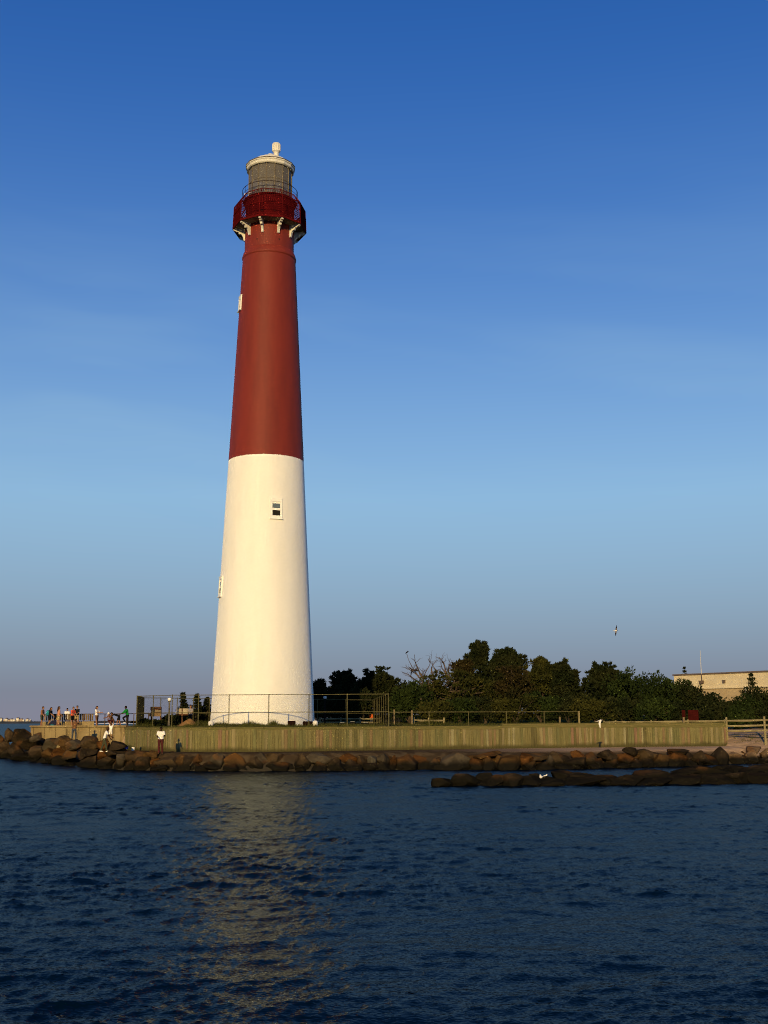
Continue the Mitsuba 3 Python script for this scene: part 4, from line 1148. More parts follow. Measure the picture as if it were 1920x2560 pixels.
v = np.vstack([np.stack([xb, xb * 0 + 1696, xb * 0 - 0.3], 1), np.stack([xb, xb * 0 + 1700, hb], 1), np.stack([xb, xb * 0 + 1706, xb * 0 - 0.3], 1)])
n = len(xb); i = np.arange(n - 1)
f = np.vstack([np.stack([i + k * n, i + 1 + k * n, i + 1 + (k + 1) * n, i + (k + 1) * n], 1) for k in range(2)])
mat('mat_foam', (0.7, 0.68, 0.66), 0.9, 0.1)
stuff('breaking_wave', (v, f), 'mat_foam', 'white line of surf far out, seen under the terrace railing', 'surf', smooth=True)

# rough grass along the wall top and round the tower
def tufts(points, n, hgt, seed):
    r = np.random.default_rng(seed)
    P = np.repeat(np.asarray(points, float), n, 0)
    P[:, :2] += r.normal(0, 0.16, (len(P), 2))
    P[:, 2] = ground_z(P[:, 0], P[:, 1]) - 0.03
    h = np.repeat(np.asarray(hgt, float), n) * r.uniform(0.4, 1.2, len(P))
    a = r.uniform(0, 6.28, len(P)); w = 0.012 + 0.010 * r.uniform(size=len(P))
    l = r.normal(0, 0.35, (len(P), 2)) * h[:, None]
    s = np.stack([np.cos(a), np.sin(a), 0 * a], 1) * w[:, None]
    v = np.stack([P - s, P + s, P + np.concatenate([l, h[:, None]], 1)], 1).reshape(-1, 3)
    return v, np.arange(len(v)).reshape(-1, 3)


leaf_mat('mat_grass', (0.085, 0.090, 0.022), (0.060, 0.060, 0.022))
r = np.random.default_rng(77)
gp, gh = [], []
for _ in range(2600):
    s = r.uniform(0.3, cum[-1]); p, t = wall_at(s); nrm = np.array([-t[1], t[0]])
    d = r.uniform(0.35, 6.5)
    q = p + nrm * d
    if np.hypot(*(q - LC[:2])) < 4.5: continue
    gp.append([*q, 0]); gh.append(r.uniform(0.06, 0.16) if d < 4.5 else r.uniform(0.1, 0.3))
for px, Y, hh, n in ((556, 90.6, 0.45, 14), (585, 90.2, 0.25, 8), (622, 90.4, 0.5, 22), (640, 90.2, 0.35, 12), (683, 90.2, 0.55, 26), (540, 88.5, 0.35, 14), (500, 87, 0.5, 26), (512, 87.5, 0.4, 20), (470, 86.6, 0.3, 16), (350, 87, 0.5, 22), (365, 87.5, 0.6, 26), (334, 88, 0.6, 24),
                     (1075, 90, 0.5, 26), (1090, 90, 0.4, 24), (1120, 91, 0.35, 20)):
    for _ in range(n):
        q = at(px + r.normal(0, 5), 1815, Y + r.normal(0, 0.3)); gp.append([q[0], q[1], 0]); gh.append(hh * r.uniform(0.6, 1.1))
for _ in range(300):
    q = np.array([r.uniform(XR + 1, XR + 14), 0]); yy = y_wall(q[0]) + r.uniform(0.2, 3.0)
    gp.append([q[0], yy, 0]); gh.append(r.uniform(0.08, 0.25))
stuff('grass', tufts(gp, 12, gh, 5), 'mat_grass', 'rough green grass along the top of the wooden wall and round the tower', 'grass')

# ---------------------------------------------------------------- lamps, signs, floodlights and other small things
mat('mat_lamp_globe', (0.85, 0.84, 0.80), 0.35, 0.5)
mat('mat_grey_metal', speckled((0.16, 0.14, 0.11), (0.11, 0.10, 0.08), 4), 0.5, 0.4)
mat('mat_white_paint', (0.78, 0.75, 0.70), 0.6, 0.3)
mat('mat_sign_back', speckled((0.40, 0.34, 0.23), (0.34, 0.28, 0.19), 3), 0.8, 0.2)
mat('mat_sign_wood', speckled((0.13, 0.065, 0.035), (0.09, 0.045, 0.026), 4), 0.8, 0.2)
mat('mat_sign_tan', speckled((0.24, 0.16, 0.08), (0.19, 0.12, 0.06), 4), 0.8, 0.2)
mat('mat_flood_body', (0.016, 0.007, 0.006), 0.5, 0.2)
mat('mat_flood_glass', (0.55, 0.55, 0.52), 0.5, 0.4)
mat('mat_black_iron', (0.014, 0.013, 0.013), 0.5, 0.4)
mat('mat_sand_heap', speckled((0.30, 0.165, 0.062), (0.24, 0.125, 0.045), 3), 0.95, 0.1, bump=proc(lambda p, n, uv: 0.05 * fbm(p.x * 8, p.y * 8, p.z * 8), 5e-3))
mat('mat_blue_plastic', (0.015, 0.022, 0.16), 0.4, 0.4)


def px_pole(px, Y):
    p = at(px, 1810, Y)
    return p[0], gz(p[0], Y)


for px, top, Y, pole, lab in ((422, 1744.5, 92.0, 'mat_grey_metal', 'globe lamp on a grey post inside the left part of the enclosure'), (812, 1740.5, 105.0, 'mat_black_iron', 'globe lamp on a dark post just right of the lighthouse')):
    x, z = px_pole(px, Y); zt = at(px, top, Y)[2]
    k = thing('globe_lamp', lab, 'lamp')
    part(k, 'post', tube([(x, Y, z), (x, Y, z + 0.5), (x, Y, zt - 0.25)], [0.10, 0.075, 0.06], 8), pole, smooth=40)
    part(k, 'globe', lathe([(0.0, zt - 0.27), (0.10, zt - 0.25), (0.16, zt - 0.12), (0.13, zt - 0.02), (0.0, zt)], 14, (x, Y, 0)), 'mat_lamp_globe', smooth=True)
    part(k, 'collar', lathe([(0.12, zt - 0.32), (0.12, zt - 0.25), (0.0, zt - 0.25)], 12, (x, Y, 0)), pole)

Y = 93.0
k = thing('information_kiosk', 'brown wooden information kiosk with a pale strip inside the left end of the enclosure', 'kiosk')
a, b = at(376, 1790, Y), at(403, 1790, Y)
zs = [at(390, y, Y)[2] for y in (1767, 1775, 1779, 1783, 1791, 1800)]
cx, w = (a[0] + b[0]) / 2, b[0] - a[0]
part(k, 'roof_board', cbox((cx, Y, (zs[0] + zs[1]) / 2), (w, 0.30, zs[0] - zs[1]), 0, 0.01), 'mat_sign_wood')
part(k, 'pale_strip', cbox((cx, Y + 0.02, (zs[1] + zs[2]) / 2), (w - 0.1, 0.10, zs[1] - zs[2]), 0, 0.01), 'mat_sign_back')
part(k, 'middle_board', cbox((cx, Y + 0.02, (zs[2] + zs[3]) / 2), (w - 0.06, 0.12, zs[2] - zs[3]), 0, 0.01), 'mat_sign_wood')
part(k, 'lower_board', cbox((cx - 0.05, Y - 0.06, (zs[3] + zs[4]) / 2), (w + 0.12, 0.14, zs[3] - zs[4]), 0, 0.01), 'mat_sign_tan')
for xx in (a[0] + 0.06, b[0] - 0.06):
    part(k, 'post', beam((xx, Y + 0.13, gz(xx, Y) - 0.1), (xx, Y + 0.13, zs[0] - 0.02), 0.1), 'mat_sign_wood')

Y = 94.0
k = thing('sign_board', 'pair of pale square sign panels seen from the back on one brown post', 'sign')
za, zb_ = at(455, 1771, Y)[2], at(455, 1784.5, Y)[2]
for p0, p1 in ((441.5, 454), (457, 469.5)):
    a, b = at(p0, 1780, Y), at(p1, 1780, Y)
    part(k, 'panel', cbox(((a[0] + b[0]) / 2, Y, (za + zb_) / 2), (b[0] - a[0], 0.05, za - zb_), 0, 0.01), 'mat_sign_back')
x = at(455.5, 1780, Y)[0]
part(k, 'post', beam((x, Y + 0.06, gz(x, Y) - 0.1), (x, Y + 0.06, za + 0.02), 0.10), 'mat_sign_wood')
part(k, 'crossbar', beam((at(441, 1786, Y)[0], Y + 0.04, zb_ - 0.07), (at(470, 1786, Y)[0], Y + 0.04, zb_ - 0.07), 0.07), 'mat_sign_wood')

Y = 88.2
a, b, t = at(441, 1817, Y), at(497, 1817, Y), at(478, 1796, Y)
g = np.linspace(-1, 1, 34)
X_, Y_ = np.meshgrid(g, g, indexing='ij')
rr = np.sqrt((X_ - 0.22 * (1 - np.abs(X_))) ** 2 + Y_ ** 2)
hh = np.clip(1 - rr, -0.1, 1) ** 1 * (1 + 0.15 * (meshkit.fbm(np.stack([X_ * 3, Y_ * 3, X_ * 0], -1), 3, 5) - 0.5))
hh = np.where(hh > 0.86, 0.86 + (hh - 0.86) * 0.35, hh)
zb_ = gz((a[0] + b[0]) / 2, Y)
v = np.stack([(a[0] + b[0]) / 2 + X_ * (b[0] - a[0]) / 2 * 1.05, Y + Y_ * 0.95, zb_ - 0.05 + hh * (t[2] - zb_ + 0.05) / 0.88], -1).reshape(-1, 3)
i, j = np.meshgrid(np.arange(33), np.arange(33), indexing='ij')
q = np.stack([i * 34 + j, (i + 1) * 34 + j, (i + 1) * 34 + j + 1, i * 34 + j + 1], -1).reshape(-1, 4)
single('sand_heap', (v, q), 'mat_sand_heap', 'heap of orange sand on the grass behind the fence, left of the lighthouse', 'sand heap', smooth=True)

for px0, px1, py0, py1, Y, rot, lab in ((719.5, 738.5, 1803.5, 1818.5, 86.7, -0.10, 'square dark maroon floodlight at the foot of the lighthouse, left of the tilted one'),
                                        (757, 781, 1804, 1818.5, 86.7, -0.5, 'tilted dark maroon floodlight beside the right white ball')):
    a, b = at(px0, py0, Y), at(px1, py1, Y)
    k = thing('floodlight', lab, 'floodlight')
    c = np.array([(a[0] + b[0]) / 2, Y, (a[2] + b[2]) / 2 + 0.03])
    part(k, 'housing', cbox(c, ((b[0] - a[0]), 0.34, (a[2] - b[2])), rot, 0.05), 'mat_flood_body')
    part(k, 'glass', moved(cbox((0, 0.18, 0), ((b[0] - a[0]) * 0.8, 0.03, (a[2] - b[2]) * 0.72), 0, 0.01), c, rot), 'mat_flood_glass')
    part(k, 'foot', cbox((c[0], Y, gz(c[0], Y) + 0.03), (0.3, 0.25, 0.12)), 'mat_black_iron')
for px0, px1, py0, py1, Y, lab in ((848, 862, 1807.5, 1816.5, 96.0, 'dark floodlight lying low in the enclosure, leftmost of the three at the right'), (875, 887, 1805, 1817, 96.0, 'dark floodlight with a bright glass front, middle of the three at the right'),
                                   (905, 921, 1807, 1817.5, 95.0, 'dark floodlight with a bright spot, nearest the right side of the enclosure')):
    a, b = at(px0, py0, Y), at(px1, py1, Y)
    k = thing('floodlight', lab, 'floodlight')
    c = np.array([(a[0] + b[0]) / 2, Y, (a[2] + b[2]) / 2 + 0.05])
    v, f = cbox((0, 0, 0), (b[0] - a[0], 0.4, (a[2] - b[2]) * 0.7), 0, 0.05)
    part(k, 'housing', moved((v + np.array([0, 0, 0.25 * 1]) * v[:, 1:2] * -1, f), c, 0.5), 'mat_black_iron')
    part(k, 'glass', moved(cbox((-0.04, -0.1, (a[2] - b[2]) * 0.36 + 0.03), ((b[0] - a[0]) * 0.6, 0.26, 0.03), 0, 0.01), c, 0.5), 'mat_flood_glass')
    part(k, 'foot', cbox((c[0], Y, gz(c[0], Y) + 0.05), (0.2, 0.2, 0.2)), 'mat_black_iron')
for px, Y, lab in ((527, 87.0, 'white ball at the left foot of the lighthouse'), (788, 86.8, 'white ball at the right foot of the lighthouse, beside the tilted floodlight')):
    x, z = px_pole(px, Y)
    single('white_ball', lathe([(0.20, z - 0.1), (0.205, z + 0.05), (0.215, z + 0.16), (0.19, z + 0.28), (0.12, z + 0.355), (0.0, z + 0.375)], 20, (x, Y, 0)), 'mat_white_paint', lab, 'ball', smooth=True)

# bicycle
Y = 87.0
x0, z0 = px_pole(984, Y)
k = thing('bicycle', 'dark bicycle leaning by the right corner post of the enclosure', 'bicycle')
R = 0.33


def bp(u, h, o=0.0):
    return np.array([x0 + u * 0.78 - o * 0.5, Y + u * 0.62 + o * 0.8, z0 + h])


for u in (-0.52, 0.52):
    wh = part(k, 'wheel', tube([bp(u + R * math.cos(t), R + R * math.sin(t)) for t in np.linspace(0, 6.2832, 29)], 0.02, 6, False), 'mat_black_iron', smooth=True)
    part(wh, 'spokes', [tube([bp(u, R), bp(u + R * math.cos(t), R + R * math.sin(t))], 0.004, 3) for t in np.arange(12) * 0.5236], 'mat_grey_metal', stuff=True)
hub0, hub1, bb, st, hd = bp(-0.52, R), bp(0.52, R), bp(-0.06, 0.30), bp(-0.22, 0.82), bp(0.36, 0.86)
part(k, 'frame', [tube([bb, st], 0.018, 6), tube([bb, hd], 0.02, 6), tube([st, hd], 0.018, 6), tube([hub0, st], 0.012, 6), tube([hub0, bb], 0.012, 6), tube([hd, hub1], 0.016, 6)], 'mat_black_iron', smooth=40)
part(k, 'handlebar', tube([bp(0.42, 0.98, -0.28), bp(0.34, 1.0, -0.1), bp(0.34, 1.0, 0.1), bp(0.42, 0.98, 0.28)], 0.014, 6), 'mat_grey_metal', smooth=True)
part(k, 'saddle', cbox(bp(-0.25, 0.93), (0.26, 0.13, 0.06), 0.67, 0.025), 'mat_black_iron')

# litter and tackle on the rocks
p = at(333, 1871.5, 82.5)
k = thing('white_bucket', 'small white bucket on the rocks at the left foot of the wooden wall', 'bucket')
part(k, 'body', lathe([(0.10, p[2] - 0.14), (0.125, p[2] + 0.10), (0.115, p[2] + 0.10), (0.09, p[2] - 0.12), (0, p[2] - 0.12)], 16, (p[0], p[1], 0)), 'mat_white_paint', smooth=40)
part(k, 'handle', tube([(p[0] + 0.12 * math.cos(t), p[1] - 0.05, p[2] + 0.10 + 0.10 * math.sin(t)) for t in np.linspace(0, math.pi, 9)], 0.005, 4), 'mat_grey_metal')
p = at(315, 1869.5, 83.5)
k = thing('blue_cooler', 'small dark blue cooler on the rocks left of the white bucket', 'cooler')
part(k, 'box', cbox((p[0], p[1], p[2]), (0.30, 0.24, 0.20), 0.2, 0.02), 'mat_blue_plastic')
part(k, 'lid', cbox((p[0], p[1], p[2] + 0.12), (0.32, 0.26, 0.05), 0.2, 0.015), 'mat_blue_plastic')

# ---------------------------------------------------------------- gulls and the bird on the dead tree
mat('mat_gull_white', (0.75, 0.72, 0.68), 0.8, 0.1)
mat('mat_gull_grey', (0.16, 0.13, 0.13), 0.8, 0.1)
mat('mat_gull_dark', (0.018, 0.014, 0.014), 0.8, 0.1)
mat('mat_beak', (0.25, 0.10, 0.03), 0.6, 0.2)


def hull(pts_r, seg=8):
    return m3.Manifold.batch_hull([m3.Manifold.sphere(r, seg).translate([float(q) for q in p]) for p, r in pts_r])


def wing(root, elbow, tip, chord, fwd):
    """A cambered wing of real thickness, in two tapering panels: inner and outer meshes."""
    f = np.asarray(fwd, float)
    P = [np.asarray(q, float) for q in (root, elbow, tip)]

    def panel(a, b, ca, cb, th):
        return hull([(a + f * ca * 0.45, th), (a - f * ca * 0.55, 0.004), (b + f * cb * 0.45, th * 0.7), (b - f * cb * 0.55, 0.004), (a, th * 1.3), (b, th)], 6)
    return panel(P[0], P[1], chord, chord * 0.85, 0.016), panel(P[1], P[2], chord * 0.85, chord * 0.12, 0.010)


def gull(c, fwd, up, wings, label, back='mat_gull_grey', head='mat_gull_dark', tip='mat_gull_dark'):
    c = np.asarray(c, float); f = np.asarray(fwd, float); f = f / np.linalg.norm(f)
    k = thing('gull', label, 'gull')
    part(k, 'body', hull([(c + f * 0.10, 0.058), (c - f * 0.02, 0.062), (c - f * 0.14, 0.03)]), 'mat_gull_white', smooth=50)
    part(k, 'tail', hull([(c - f * 0.14, 0.02), (c - f * 0.26 + np.cross(f, up) * 0.05, 0.006), (c - f * 0.26 - np.cross(f, up) * 0.05, 0.006)]), 'mat_gull_white', smooth=50)
    part(k, 'head', hull([(c + f * 0.17, 0.040), (c + f * 0.195, 0.034)]), head, smooth=50)
    part(k, 'beak', hull([(c + f * 0.22, 0.013), (c + f * 0.275, 0.004)]), 'mat_beak', smooth=50)
    for e, t in wings:
        a, b = wing(c + f * 0.05, c + np.asarray(e), c + np.asarray(t), 0.16, f)
        w = part(k, 'wing', a, back, smooth=30)
        part(w, 'wing_tip', b, tip, smooth=30)


p = at(1539, 1577, 115.0)
gull(p, (1, -0.1, 0.02), (0, 0.6, 0.8), [((0.06, -0.10, 0.24), (0.09, -0.16, 0.56)), ((0.02, 0.05, -0.22), (-0.02, 0.05, -0.52))], 'gull flying high to the right with wings spread, alone in the sky')
p = at(1499, 1802, 82.0)
gull(p, (0.9, -0.2, 0.25), (0, 0.3, 0.95), [((-0.12, -0.12, -0.02), (-0.36, -0.22, -0.06)), ((-0.02, -0.10, -0.20), (-0.01, -0.16, -0.50))], 'white gull flying low past the top of the wooden wall', 'mat_gull_white', 'mat_gull_grey', 'mat_gull_white')


def sitting_gull(px, py, Y, s, face, label):
    p = at(px, py, Y); c = np.array([p[0], Y, p[2]])
    f = np.array([math.sin(face), -math.cos(face), 0.12])
    k = thing('gull', label, 'gull')
    part(k, 'body', hull([(c + f * 0.09 * s, 0.075 * s), (c - f * 0.05 * s, 0.07 * s), (c - f * 0.13 * s, 0.03 * s)]), 'mat_gull_white', smooth=50)
    part(k, 'head', hull([(c + f * 0.13 * s + [0, 0, 0.085 * s], 0.045 * s), (c + f * 0.10 * s + [0, 0, 0.04 * s], 0.05 * s)]), 'mat_gull_white', smooth=50)
    part(k, 'beak', hull([(c + f * 0.18 * s + [0, 0, 0.085 * s], 0.014 * s), (c + f * 0.24 * s + [0, 0, 0.08 * s], 0.005 * s)]), 'mat_beak', smooth=50)
    for sg_ in (-1, 1):
        sd = np.array([f[1], -f[0], 0]) * sg_
        part(k, 'leg', tube([c + sd * 0.03 * s + [0, 0, -0.05 * s], c + sd * 0.03 * s + [0, 0, -0.17 * s]], 0.007 * s, 5), 'mat_beak')


sitting_gull(1354, 1943, 58.4, 0.95, -0.7, 'white gull sitting on the jetty rocks, the larger of two')
sitting_gull(1363, 1940, 59.0, 0.7, 0.9, 'small white gull on the jetty right behind the larger one')
p = at(1309, 1943, 58.2)
single('white_plank', cbox(p, (0.27, 0.16, 0.05), 0.2, 0.012), 'mat_white_paint', 'flat white scrap of board lying on the jetty rocks left of the gulls', 'board')
p = at(1017.5, 1631, 127.0)
k = thing('black_bird', 'black bird perched on the tip of the leaning dead tree', 'bird')
part(k, 'body', hull([(p + [0.06, 0, 0.05], 0.075), (p + [-0.03, 0, 0.0], 0.07), (p + [-0.20, 0, -0.12], 0.02)]), 'mat_gull_dark', smooth=50)
part(k, 'head', hull([(p + [0.11, 0, 0.13], 0.055), (p + [0.08, 0, 0.08], 0.05)]), 'mat_gull_dark', smooth=50)
part(k, 'beak', hull([(p + [0.16, 0, 0.13], 0.018), (p + [0.23, 0, 0.12], 0.005)]), 'mat_gull_dark', smooth=50)
part(k, 'perch_twig', tube([p + [-0.05, 0, -0.08], p + [0.15, 0, -0.8], p + [0.6, 0, -1.7]], [0.02, 0.03, 0.04], 5), 'mat_bark_pale')

# ---------------------------------------------------------------- people
for nm, col in (('skin', (0.33, 0.17, 0.10)), ('skin_tan', (0.26, 0.12, 0.065)), ('skin_dark', (0.045, 0.024, 0.017)), ('hair_brown', (0.06, 0.03, 0.018)), ('hair_black', (0.012, 0.010, 0.010)), ('hair_fair', (0.22, 0.15, 0.07)), ('white_cloth', (0.78, 0.74, 0.70)),
                ('black_cloth', (0.012, 0.012, 0.015)), ('navy_cloth', (0.018, 0.02, 0.045)), ('teal_cloth', (0.02, 0.17, 0.22)), ('coral_cloth', (0.60, 0.085, 0.05)), ('peach_cloth', (0.50, 0.22, 0.12)), ('green_cloth', (0.012, 0.19, 0.030)), ('maroon_cloth', (0.065, 0.018, 0.018)),
                ('olive_cloth', (0.055, 0.058, 0.035)), ('tan_cloth', (0.34, 0.25, 0.13)), ('jeans', (0.05, 0.06, 0.085)), ('grey_cloth', (0.24, 0.22, 0.23)), ('orange_cloth', (0.62, 0.12, 0.03)), ('brown_cloth', (0.14, 0.07, 0.035)), ('white_shoe', (0.75, 0.72, 0.68)), ('pale_shorts', (0.42, 0.42, 0.33))):
    mat('mat_' + nm, col, 0.85, 0.15)


def person(pos, label, H=1.72, face=0.0, lean=0.0, arms=((10, 8, 12), (10, 8, 12)), legs=((4, 2), (-4, 4)), shirt=None, shirt_long=False, pants=None, shorts=False, skirt=False, skin='skin', hair='hair_brown', long_hair=False, hat=None, shoes='brown_cloth', bare_top=False, twist=0.0):
    """One figure. Arms: (raised forward, raised sideways, elbow bend) for the right and left arm; legs: (thigh forward, knee bend). Degrees. face 0 looks at the camera, 90 to its right."""
    s = H / 1.75
    rad = math.radians
    k = thing('person', label, 'person')

    def rot(v, a):                                             # forward pitch about the sideways axis
        c0, s0 = math.cos(a), math.sin(a)
        return np.array([v[0], v[1] * c0 - v[2] * s0, v[1] * s0 + v[2] * c0])

    J = {}
    hip = np.array([0, 0, 0.93])
    tl = rad(lean)
    up = lambda v: hip + rot(np.asarray(v, float), -tl)
    J['chest'], J['neck'], J['head'] = up((0, 0, 0.36)), up((0, 0, 0.56)), up((0, 0.02, 0.70))
    bones, cloth_top, cloth_low, shoe = [], [], [], []
    sk = []
    for i, sd in ((0, 1), (1, -1)):
        sh = up((0.185 * sd, 0, 0.49))
        f, o, e = (rad(q) for q in arms[i])
        d = rot(np.array([math.sin(o) * sd, 0, -math.cos(o)]), f - tl * 0.0)
        el = sh + d * 0.285
        d2 = rot(np.array([math.sin(o * 0.3) * sd - 0.25 * math.sin(e) * sd, 0, -math.cos(o * 0.3)]), f + e); d2 /= np.linalg.norm(d2)
        wr = el + d2 * 0.245
        sk += [[(sh, 0.058), (el, 0.043)], [(el, 0.043), (wr, 0.030)]]
        pe = wr + d2 * 0.085
        side = np.cross(d2, [sd, 0.2, 0.1]); side /= np.linalg.norm(side)
        sk.append([(wr + d2 * 0.02, 0.028), (pe + side * 0.025, 0.016), (pe - side * 0.025, 0.016)])
        nrm = np.cross(side, d2)
        for q, ln in zip((-0.030, -0.010, 0.011, 0.031), (0.062, 0.075, 0.070, 0.052)):
            m_ = pe + side * q + d2 * ln * 0.55
            sk.append([(pe + side * q, 0.0095), (m_, 0.009)]); sk.append([(m_, 0.009), (m_ + d2 * ln * 0.4 - nrm * ln * 0.3 * sd, 0.0075)])
        th = wr + d2 * 0.03 - side * 0.03
        sk.append([(th, 0.012), (th - side * 0.035 + d2 * 0.035, 0.009)])
        cloth_top.append([(sh, 0.078), (sh + (el - sh) * (1.0 if shirt_long else 0.72), 0.064)])
        if shirt_long: cloth_top.append([(el, 0.060), (el + (wr - el) * 0.92, 0.046)])
        hp = hip + np.array([0.095 * sd, 0, -0.04])
        tf, kb = rad(legs[i][0]), rad(legs[i][1])
        d = rot(np.array([0.03 * sd, 0, -1.0]), tf)
        kn = hp + d * 0.43
        d2 = rot(np.array([0.0, 0, -1.0]), tf - kb)
        an = kn + d2 * 0.42
        toe = an + rot(np.array([0.02 * sd, 0.16, -0.035]), (tf - kb) * 0.5)
        sk += [[(hp, 0.088), (kn, 0.060)], [(kn, 0.058), (kn + d2 * 0.14, 0.056), (an, 0.038)], [(an, 0.038), (an - [0, 0.03, 0.035], 0.035), (toe, 0.028)]]
        shoe.append([(an - [0, 0, 0.02], 0.046), (an - [0, 0.035, 0.04], 0.042), (toe, 0.036)])
        if not skirt:
            cloth_low.append([(hp, 0.108), (hp + (kn - hp) * (0.75 if shorts else 1.0), 0.086 if shorts else 0.076)])
            if not shorts: cloth_low.append([(kn, 0.076), (kn + (an - kn) * 0.93, 0.062)])
    sk += [[(hip + [0.08, 0, -0.02], 0.105), (hip + [-0.08, 0, -0.02], 0.105), (up((0.075, 0, 0.18)), 0.095), (up((-0.075, 0, 0.18)), 0.095)],
           [(up((0.075, 0, 0.16)), 0.095), (up((-0.075, 0, 0.16)), 0.095), (up((0.125, 0, 0.40)), 0.095), (up((-0.125, 0, 0.40)), 0.095)],
           [(up((0.13, 0, 0.42)), 0.085), (up((-0.13, 0, 0.42)), 0.085), (J['neck'] - [0, 0, 0.03], 0.06)], [(J['neck'] - [0, 0, 0.04], 0.052), (J['head'] - [0, 0, 0.02], 0.05)]]
    hd = J['head']; fw = rot(np.array([0, 1.0, 0]), -tl * 0.6); hu = rot(np.array([0, 0, 1.0]), -tl * 0.6)
    sk += [[(hd + hu * 0.05 - fw * 0.012, 0.092), (hd + hu * 0.03 + fw * 0.02, 0.080), (hd - hu * 0.065 + fw * 0.045, 0.045)], [(hd + hu * 0.02 + fw * 0.095, 0.012), (hd - hu * 0.015 + fw * 0.112, 0.015)],
           [(hd + fw * 0.085 - hu * 0.055 + np.array([0.018, 0, 0]), 0.010), (hd + fw * 0.085 - hu * 0.055 - np.array([0.018, 0, 0]), 0.010)]]
    for sd in (1, -1):
        sk.append([(hd + np.array([0.088 * sd, 0, 0]) + hu * 0.02, 0.016), (hd + np.array([0.086 * sd, 0, 0]) - hu * 0.02, 0.012)])
    cloth_top += [[(up((0.085, 0, 0.02)), 0.118), (up((-0.085, 0, 0.02)), 0.118), (up((0.08, 0, 0.2)), 0.112), (up((-0.08, 0, 0.2)), 0.112)],
                  [(up((0.08, 0, 0.2)), 0.112), (up((-0.08, 0, 0.2)), 0.112), (up((0.13, 0, 0.40)), 0.108), (up((-0.13, 0, 0.40)), 0.108)], [(up((0.14, 0, 0.43)), 0.092), (up((-0.14, 0, 0.43)), 0.092), (J['neck'] - [0, 0, 0.05], 0.066)]]
    if skirt:
        cloth_low = [[(hip + [0.09, 0, 0.04], 0.112), (hip + [-0.09, 0, 0.04], 0.112), (hip + [0.15, 0.03, -0.38], 0.09), (hip + [-0.15, 0.03, -0.38], 0.09)]]
    else:
        cloth_low.append([(hip + [0.085, 0, -0.03], 0.122), (hip + [-0.085, 0, -0.03], 0.122), (up((0.085, 0, 0.05)), 0.114), (up((-0.085, 0, 0.05)), 0.114)])
    low = min(float(p[2] - r) for b_ in sk for p, r in b_)
    c0, s0 = math.cos(rad(face) + math.pi), math.sin(rad(face) + math.pi)
    pos = np.asarray(pos, float)

    def put(groups, seg=8):
        m = m3.Manifold.batch_boolean([hull(g, seg) for g in groups], m3.OpType.Add)
        v, f = cat([m])
        v = (v - [0, 0, low]) * s
        return np.stack([v[:, 0] * c0 - v[:, 1] * s0, v[:, 0] * s0 + v[:, 1] * c0, v[:, 2]], 1) + pos, f

    part(k, 'body', put(sk), 'mat_' + skin, smooth=50)
    if shirt: part(k, 'shirt', put(cloth_top), f'mat_{shirt}', smooth=50)
    if pants: part(k, 'skirt' if skirt else 'shorts' if shorts else 'trousers', put(cloth_low), f'mat_{pants}', smooth=50)
    if shoes:
        for g in shoe: part(k, 'shoe', put([g]), f'mat_{shoes}', smooth=50)
    if hair:
        hg = [[(hd + hu * 0.075 - fw * 0.03, 0.092), (hd + hu * 0.085 + fw * 0.02, 0.078), (hd - hu * 0.01 - fw * 0.055, 0.07)]]
        if long_hair: hg.append([(hd + hu * 0.05 - fw * 0.05, 0.095), (J['neck'] - fw * 0.09 - hu * 0.06, 0.085), (J['chest'] - fw * 0.10 + hu * 0.02, 0.05)])
        part(k, 'hair', put(hg), 'mat_' + hair, smooth=50)
    if hat:
        part(k, 'hat', put([[(hd + hu * 0.09, 0.108), (hd + hu * 0.13, 0.09)], [(hd + hu * 0.08 + fw * 0.14, 0.03), (hd + hu * 0.085, 0.11)]]), 'mat_' + hat, smooth=50)
    return k


def on_terrace(px, back=0.45):
    """A place on the terrace floor in picture column px, 'back' metres behind its front edge."""
    for u in np.linspace(0, L * 1.06, 400):
        q = TA + tt * u + tn * back
        if 960 + FOC * (q[0] / (q[1] * math.cos(PITCH))) >= px: break
    return np.array([*q, ZTER])


person(on_terrace(101), 'bare-chested man in dark shorts, leftmost on the terrace', 1.74, face=75, lean=6, arms=((18, 6, 20), (8, 6, 15)), pants='olive_cloth', shorts=True, skin='skin_tan', hair='hair_brown', shoes=None, legs=((8, 4), (-8, 6)))
bp_ = on_terrace(121)
person(bp_, 'woman in black beside the dark bags, a teal pack on her back', 1.66, face=80, lean=8, arms=((25, 6, 30), (15, 6, 20)), shirt='black_cloth', pants='black_cloth', shorts=True, skin='skin_tan', hair='hair_brown', long_hair=True, legs=((6, 4), (-5, 6)), shoes=None)
q = bp_ + np.array([-0.16, -0.02, 1.20])
k = thing('backpack', 'teal backpack on the back of the woman in black', 'backpack')
part(k, 'pack', hull([(q + [-0.03, 0, 0.12], 0.13), (q + [-0.06, 0, -0.12], 0.15), (q + [0.06, 0, -0.1], 0.12), (q + [0.05, 0, 0.13], 0.10)], 12), 'mat_teal_cloth', smooth=50)
part(k, 'strap', tube([q + [0.05, -0.08, 0.22], q + [0.2, -0.12, 0.26], q + [0.3, -0.14, 0.1], q + [0.22, -0.12, -0.1]], 0.02, 5), 'mat_black_cloth', smooth=True)
q = on_terrace(130, 0.4)
k = thing('dark_bag', 'large dark navy beach bag standing on the terrace floor', 'bag')
part(k, 'bag', hull([(q + [-0.28, 0, 0.14], 0.14), (q + [0.26, 0, 0.14], 0.14), (q + [0.20, 0, 0.52], 0.08), (q + [-0.05, 0, 0.42], 0.10)], 12), 'mat_navy_cloth', smooth=50)
